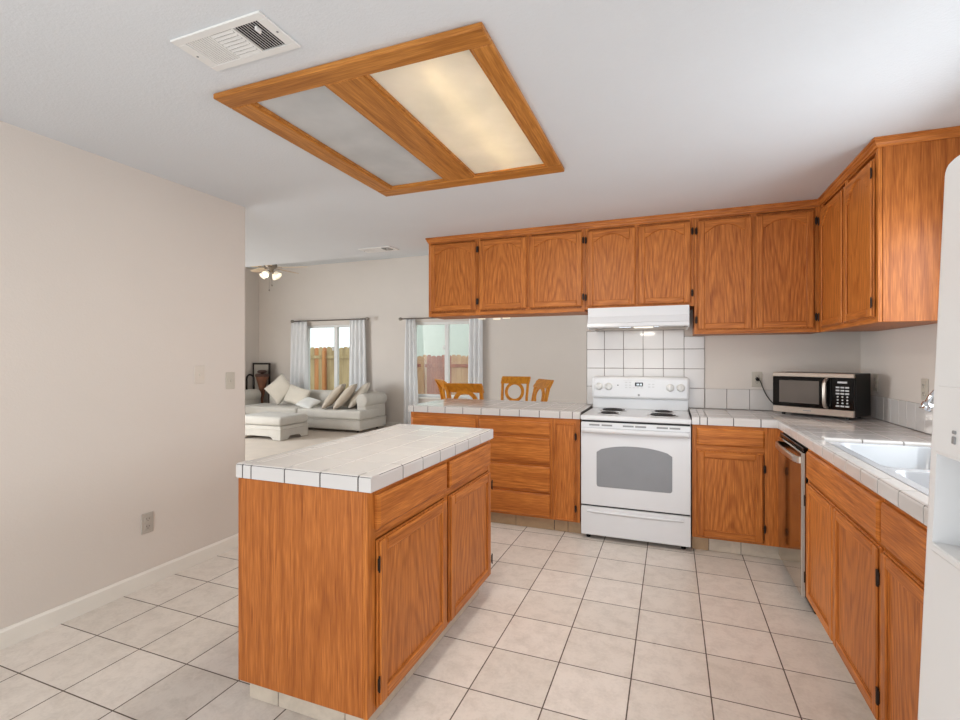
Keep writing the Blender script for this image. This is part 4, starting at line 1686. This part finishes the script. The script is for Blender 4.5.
roll_arm(-5.20, 7.42, SFY1 - .02, 1)
roll_arm(-8.08, 7.30, 7.84, -1)
for fx_, fy in ((-8.1, 7.4), (-8.1, 7.7), (-5.25, 7.4), (-5.25, 8.0)):
    if True:
        b = B(); b.cyl((fx_, fy, .0045), (fx_, fy, .055), .025, seg=12); b.build('foot', 'dark_metal', sf)

# ottoman
ot = thing('ottoman', 'square light grey upholstered ottoman in front of the sofa', 'ottoman', (-6.3, 6.45, .004))
OX0, OX1, OY0, OY1 = -6.80, -5.86, 6.16, 6.80
b = B()
def skirt(b, x0, x1, y, thick):
    w = x1 - x0
    P = [(x0, .235), (x1, .235), (x1, .012), (x1 - .16, .012)]
    for k in range(7):
        t = k / 6
        P.append((x1 - .16 - .07 * t, .012 + .055 * math.sin(PI / 2 * t)))
    for k in range(7):
        t = 1 - k / 6
        P.append((x0 + .16 + .07 * t, .012 + .055 * math.sin(PI / 2 * t)))
    P += [(x0 + .16, .012), (x0, .012)]
    b.prism(P, 1, y, y + thick)
skirt(b, OX0, OX1, OY0, .03)
skirt(b, OX0, OX1, OY1 - .03, .03)
bb = B(RZ(0, 0, 0, 90))
for x in (OX1, OX0 + .03):
    b.M = RZ(x, 0, 0, 90)
    skirt(b, OY0, OY1, 0, .03)
b.M = Matrix.Identity(4)
b.box(OX0 + .03, OX1 - .03, OY0 + .03, OY1 - .03, .09, .234)
b.rbox(OX0 - .006, OX1 + .006, OY0 - .006, OY1 + .006, .175, .20, .008, 2)
for cx_ in (OX0, OX1 - .05):
    for cy_ in (OY0, OY1 - .05):
        b.box(cx_ - .002, cx_ + .052, cy_ - .002, cy_ + .052, .010, .236, .006)
b.build('base', 'sofa', ot)
b = B(); b.rbox(OX0 - .01, OX1 + .01, OY0 - .01, OY1 + .01, .236, .385, .05, 4); b.build('cushion_top', 'sofa', ot)


def pillow(label, loc, rot, w, h, t, mat, fold=1.0):
    r_ = bpy.data.meshes.new('throw_pillow')
    b = B()
    n = 22
    vs, fs = [], []
    for side in (1, -1):
        for j in range(n + 1):
            for i in range(n + 1):
                u, v = 2 * i / n - 1, 2 * j / n - 1
                th = (max(0, (1 - abs(u) ** 2.4) * (1 - abs(v) ** 2.4))) ** .5
                k = 1 - .07 * (1 - abs(u)) * abs(v) ** 3
                k2 = 1 - .07 * (1 - abs(v)) * abs(u) ** 3
                vs.append((u * w / 2 * k2, side * t / 2 * th, v * h / 2 * k))
    k = (n + 1) ** 2
    for j in range(n):
        for i in range(n):
            a = j * (n + 1) + i
            fs.append((a, a + 1, a + n + 2, a + n + 1))
            fs.append((k + a, k + a + n + 1, k + a + n + 2, k + a + 1))
    b.raw(vs, fs, 0, True)
    bmesh.ops.remove_doubles(b.bm, verts=list(b.bm.verts), dist=.0004)
    o = b.build('throw_pillow', mat)
    o.location = loc
    o.rotation_euler = tuple(math.radians(a) for a in rot)
    bpy.data.meshes.remove(r_)
    return tag(o, label, 'pillow', 'throw pillows on the sofa')


pillow('cream pillow standing on its corner at the left of the sofa', (-7.30, 7.66, .72), (-18, 45, 8), .46, .46, .17, 'cushion')
pillow('cream rectangular pillow leaning right of the diamond-tilted one on the sofa', (-6.83, 7.62, .605), (-22, 12, -4), .56, .36, .16, 'cushion')
pillow('small flat white pillow lying in the middle of the sofa seat', (-6.42, 7.46, .49), (-64, 8, -14), .44, .30, .13, 'cushion_white')
pillow('tan pillow, leftmost of those slumped against the right sofa arm', (-5.84, 7.48, .640), (-40, 0, -62), .48, .58, .165, 'cushion_tan')
pillow('tan pillow, second in the row slumped against the right sofa arm', (-5.60, 7.50, .640), (-40, 0, -62), .48, .58, .165, 'cushion_tan')
pillow('cream pillow tucked closest to the right roll arm of the sofa', (-5.42, 7.68, .655), (-38, 0, -60), .48, .58, .165, 'cushion')

# decor left of the sofa
st = thing('metal_stand', 'tall thin black rectangular metal frame standing behind the left end of the sofa', 'stand', (-8.25, 8.11, .004))
b = B()
xa, xb, zt_ = -8.468, -8.024, 1.24
for pts in ([(xa, 8.22, .006), (xa, 8.22, zt_), (xb, 8.22, zt_), (xb, 8.22, .006)],):
    b.box(xa - .018, xa + .018, 8.10, 8.13, .0045, zt_, .003); b.box(xb - .018, xb + .018, 8.10, 8.13, .0045, zt_, .003)
    b.box(xa + .018, xb - .018, 8.10, 8.13, zt_ - .036, zt_, .003); b.box(xa + .018, xb - .018, 8.10, 8.13, .30, .33, .003)
b.build('frame', 'dark_metal', st)
b = B(); b.box(xa + .018, xb - .018, 8.11, 8.12, .33, zt_ - .036); b.build('backing', 'art', st)
ar = thing('metal_hoop', 'low black metal arch at the far left beside the tall black frame', 'stand', (-8.34, 7.9, .004))
b = B()
pts = [(-8.44, 7.90, .0045)]
for k in range(13):
    t = PI - PI * k / 12
    pts.append((-8.34 + .10 * math.cos(t), 7.90, .90 + .09 * math.sin(t)))
pts.append((-8.24, 7.90, .0045))
b.tube(pts, .02, 10)
b.build('hoop', 'dark_metal', ar)
vz = thing('tapered_vase', 'tall brown tapered vase with a dark rim in front of the tall black frame', 'vase', (-8.06, 7.95, .004), local=True)
b = B(); b.lathe([(0, .0005), (.085, .0005), (.085, .02), (.03, .07), (.028, .50), (.05, .60), (.065, .70), (.10, .84), (.125, .92), (.13, .96), (.105, .96), (.09, .90), (0, .88)], seg=24); b.build('vessel', 'brown', vz)
b = B(); b.lathe([(.128, .945), (.140, .96), (.140, .995), (.125, 1.01), (.115, .995)], seg=24); b.build('rim', 'brown_dark', vz)
b = B(); b.lathe([(0, .965), (.11, .97), (.03, 1.0), (.035, 1.02), (.085, 1.03), (.10, 1.06), (.07, 1.085), (0, 1.095)], seg=24); b.build('stopper', 'brown_dark', vz)

# ------------------------------------------------------------------ dining chairs (local: back of the chair at y=0 facing +y)
def make_chair():
    r_ = thing('dining_chair', '', 'chair', (0, 0, 0.004), group='dining chairs', local=True)
    w, H = .42, 1.05
    def post(s):
        b = B()
        ctrl = [(s * (w / 2 - .025), .10, 0.001), (s * (w / 2 - .02), .06, .45), (s * (w / 2 - .018), .045, .75), (s * (w / 2 - .012), .0, .95), (s * (w / 2), -.045, H - .01)]
        vs, fs = [], []
        for (x, y, z) in ctrl:
            for dx, dy in ((-.016, -.022), (.016, -.022), (.016, .022), (-.016, .022)):
                vs.append((x + dx, y + dy, z))
        for i in range(len(ctrl) - 1):
            for k in range(4):
                fs.append((i * 4 + k, i * 4 + (k + 1) % 4, (i + 1) * 4 + (k + 1) % 4, (i + 1) * 4 + k))
        fs += [(0, 1, 2, 3), tuple(range(len(vs) - 4, len(vs)))]
        b.raw(vs, fs)
        b.build('back_post', 'chair_wood', r_)
    post(1); post(-1)
    for s in (-1, 1):
        b = B(); b.box(s * .18 - .02, s * .18 + .02, .45, .49, .001, .44, .005); b.build('front_leg', 'chair_wood', r_)
    b = B(); b.rbox(-.215, .215, .045, .50, .43, .465, .014, 3); b.build('seat', 'chair_wood', r_)
    # scrolled top rail
    b = B()
    P = []
    for (y, z) in ((.010, .955), (.0, .97), (-.02, .995), (-.05, 1.03), (-.07, 1.048), (-.075, 1.058), (-.055, 1.062), (-.03, 1.037), (.0, 1.0), (.024, .97), (.032, .955)):
        P.append((y, z))
    b.prism(P, 0, -w / 2 - .012, w / 2 + .012)
    b.build('top_rail', 'chair_wood', r_)
    b = B(); b.box(-w / 2 + .03, w / 2 - .03, .035, .06, .60, .64, .004); b.build('lower_rail', 'chair_wood', r_)
    # ring splat
    b = B()
    n = 40
    R, r2, t = .150, .106, .022
    def ry(z): return .048 - max(0, z - .75) ** 1.6 * .45
    vs, fs = [], []
    for k in range(n):
        a = 2 * PI * k / n
        for rr, dy in ((R, -t / 2), (r2, -t / 2), (r2, t / 2), (R, t / 2)):
            z = .835 + rr * math.sin(a)
            vs.append((rr * math.cos(a), ry(z) + dy, z))
    for k in range(n):
        l = (k + 1) % n
        for q in range(4):
            fs.append((k * 4 + q, k * 4 + (q + 1) % 4, l * 4 + (q + 1) % 4, l * 4 + q))
    b.raw(vs, fs)
    b.build('ring_splat', 'chair_wood', r_)
    return r_


ch = make_chair()
index_kids()
spots = [('honey wood chair nearest the peninsula counter, its back turned to the kitchen', (-2.14, 5.00), 2),
         ('honey wood chair at the left of the group, half hidden behind the nearest chair', (-2.76, 5.76), -50),
         ('honey wood chair seen face on with its round splat, farthest from the peninsula', (-2.19, 7.06), 180),
         ('honey wood chair at the right of the group, turned sideways', (-1.57, 6.22), 128)]
for i, (lb, (x, y), a) in enumerate(spots):
    o = ch if i == 0 else copy_tree(ch)
    o.location = (x, y, .004)
    o.rotation_euler = (0, 0, math.radians(a))
    o['label'] = lb

# ------------------------------------------------------------------ chandelier over the dining spot
cd = thing('chandelier', 'small chandelier whose glowing shades peep below the cabinets over the peninsula', 'chandelier', (-2.17, 6.0, 1.86))
cx, cy = -2.17, 6.0
b = B(); b.cyl((cx, cy, 2.05), (cx, cy, 3.27), .008, seg=10); b.build('stem', 'nickel', cd)
b = B(); b.lathe([(0, 3.26), (.06, 3.27), (.06, 3.2995), (0, 3.2995)], (cx, cy, 0)); b.build('canopy', 'nickel', cd)
b = B(); b.lathe([(0, 1.98), (.03, 2.0), (.04, 2.04), (.02, 2.1), (0, 2.1)], (cx, cy, 0)); b.build('hub', 'nickel', cd)
for k in range(5):
    a = math.radians(20 + 72 * k)
    ex, ey = cx + .18 * math.cos(a), cy + .18 * math.sin(a)
    b = B(); b.tube([(cx + .02 * math.cos(a), cy + .02 * math.sin(a), 2.05), (cx + .10 * math.cos(a), cy + .10 * math.sin(a), 2.07), (ex, ey, 2.03), (ex, ey, 1.985)], .007, 8)
    am = b.build('arm', 'nickel', cd)
    b = B(); b.lathe([(.016, 1.985), (.03, 1.96), (.045, 1.91), (.052, 1.862), (.049, 1.862), (.042, 1.91), (.027, 1.957), (.013, 1.98)], (ex, ey, 0), 20)
    b.build('shade', 'shade', am)
    b = B(); b.lathe([(0, 1.868), (.018, 1.876), (.025, 1.897), (.018, 1.92), (.009, 1.95), (0, 1.95)], (ex, ey, 0), 14)
    b.build('bulb', 'bulb', am)

# ------------------------------------------------------------------ ceiling fan
fn = thing('ceiling_fan', 'ceiling fan with pale blades and glowing tulip shades in the living room', 'ceiling fan', (-6.5, 6.6, 2.9))
fx_, fy = -6.5, 6.6
b = B(); b.lathe([(0, 3.24), (.07, 3.25), (.08, 3.2995), (0, 3.2995)], (fx_, fy, 0)); b.cyl((fx_, fy, 3.0), (fx_, fy, 3.26), .014, seg=10); b.build('downrod', 'nickel', fn)
b = B(); b.lathe([(0, 3.02), (.08, 3.01), (.11, 2.97), (.11, 2.93), (.07, 2.90), (.045, 2.87), (.04, 2.84), (0, 2.835)], (fx_, fy, 0)); b.build('motor_housing', 'nickel', fn)
for k in range(5):
    a = math.radians(18 + 72 * k)
    mt = Matrix.Translation((fx_, fy, 2.925)) @ Matrix.Rotation(a, 4, 'Z') @ Matrix.Rotation(math.radians(9), 4, 'X')
    b = B(mt)
    P = [(.15, -.05), (.60, -.07), (.64, -.05), (.655, 0), (.64, .05), (.60, .07), (.15, .05)]
    b.prism(P, 2, -.004, .004)
    bl = b.build('blade', 'blade', fn)
    b = B(mt); b.box(.09, .20, -.02, .02, -.010, -.0045, .002); b.build('blade_iron', 'nickel', bl)
for k in range(4):
    a = math.radians(12 + 90 * k)
    mt = Matrix.Translation((fx_ + .05 * math.cos(a), fy + .05 * math.sin(a), 2.855)) @ Matrix.Rotation(a, 4, 'Z') @ Matrix.Rotation(math.radians(128), 4, 'Y')
    b = B(mt); b.cyl((0, 0, 0), (0, 0, .04), .014, seg=10); am = b.build('lamp_holder', 'nickel', fn)
    b = B(mt); b.lathe([(.016, .035), (.035, .055), (.05, .10), (.062, .14), (.058, .14), (.046, .10), (.03, .058), (.012, .04)], seg=18); b.build('shade', 'shade', am)
    b = B(mt); b.lathe([(0, .04), (.014, .05), (.024, .085), (.016, .11), (0, .115)], seg=12); b.build('bulb', 'bulb', am)
for dx, zl_ in ((.03, 2.62), (-.03, 2.54)):
    b = B(); b.cyl((fx_ + dx, fy, zl_), (fx_ + dx, fy, 2.84), .0025, seg=6); b.lathe([(0, zl_ - .03), (.012, zl_ - .022), (.010, zl_), (0, zl_ + .004)], (fx_ + dx, fy, 0), 10)
    b.build('pull_chain', 'nickel', fn)

for o in COL.objects:
    if '_l' in o:
        del o['_l']
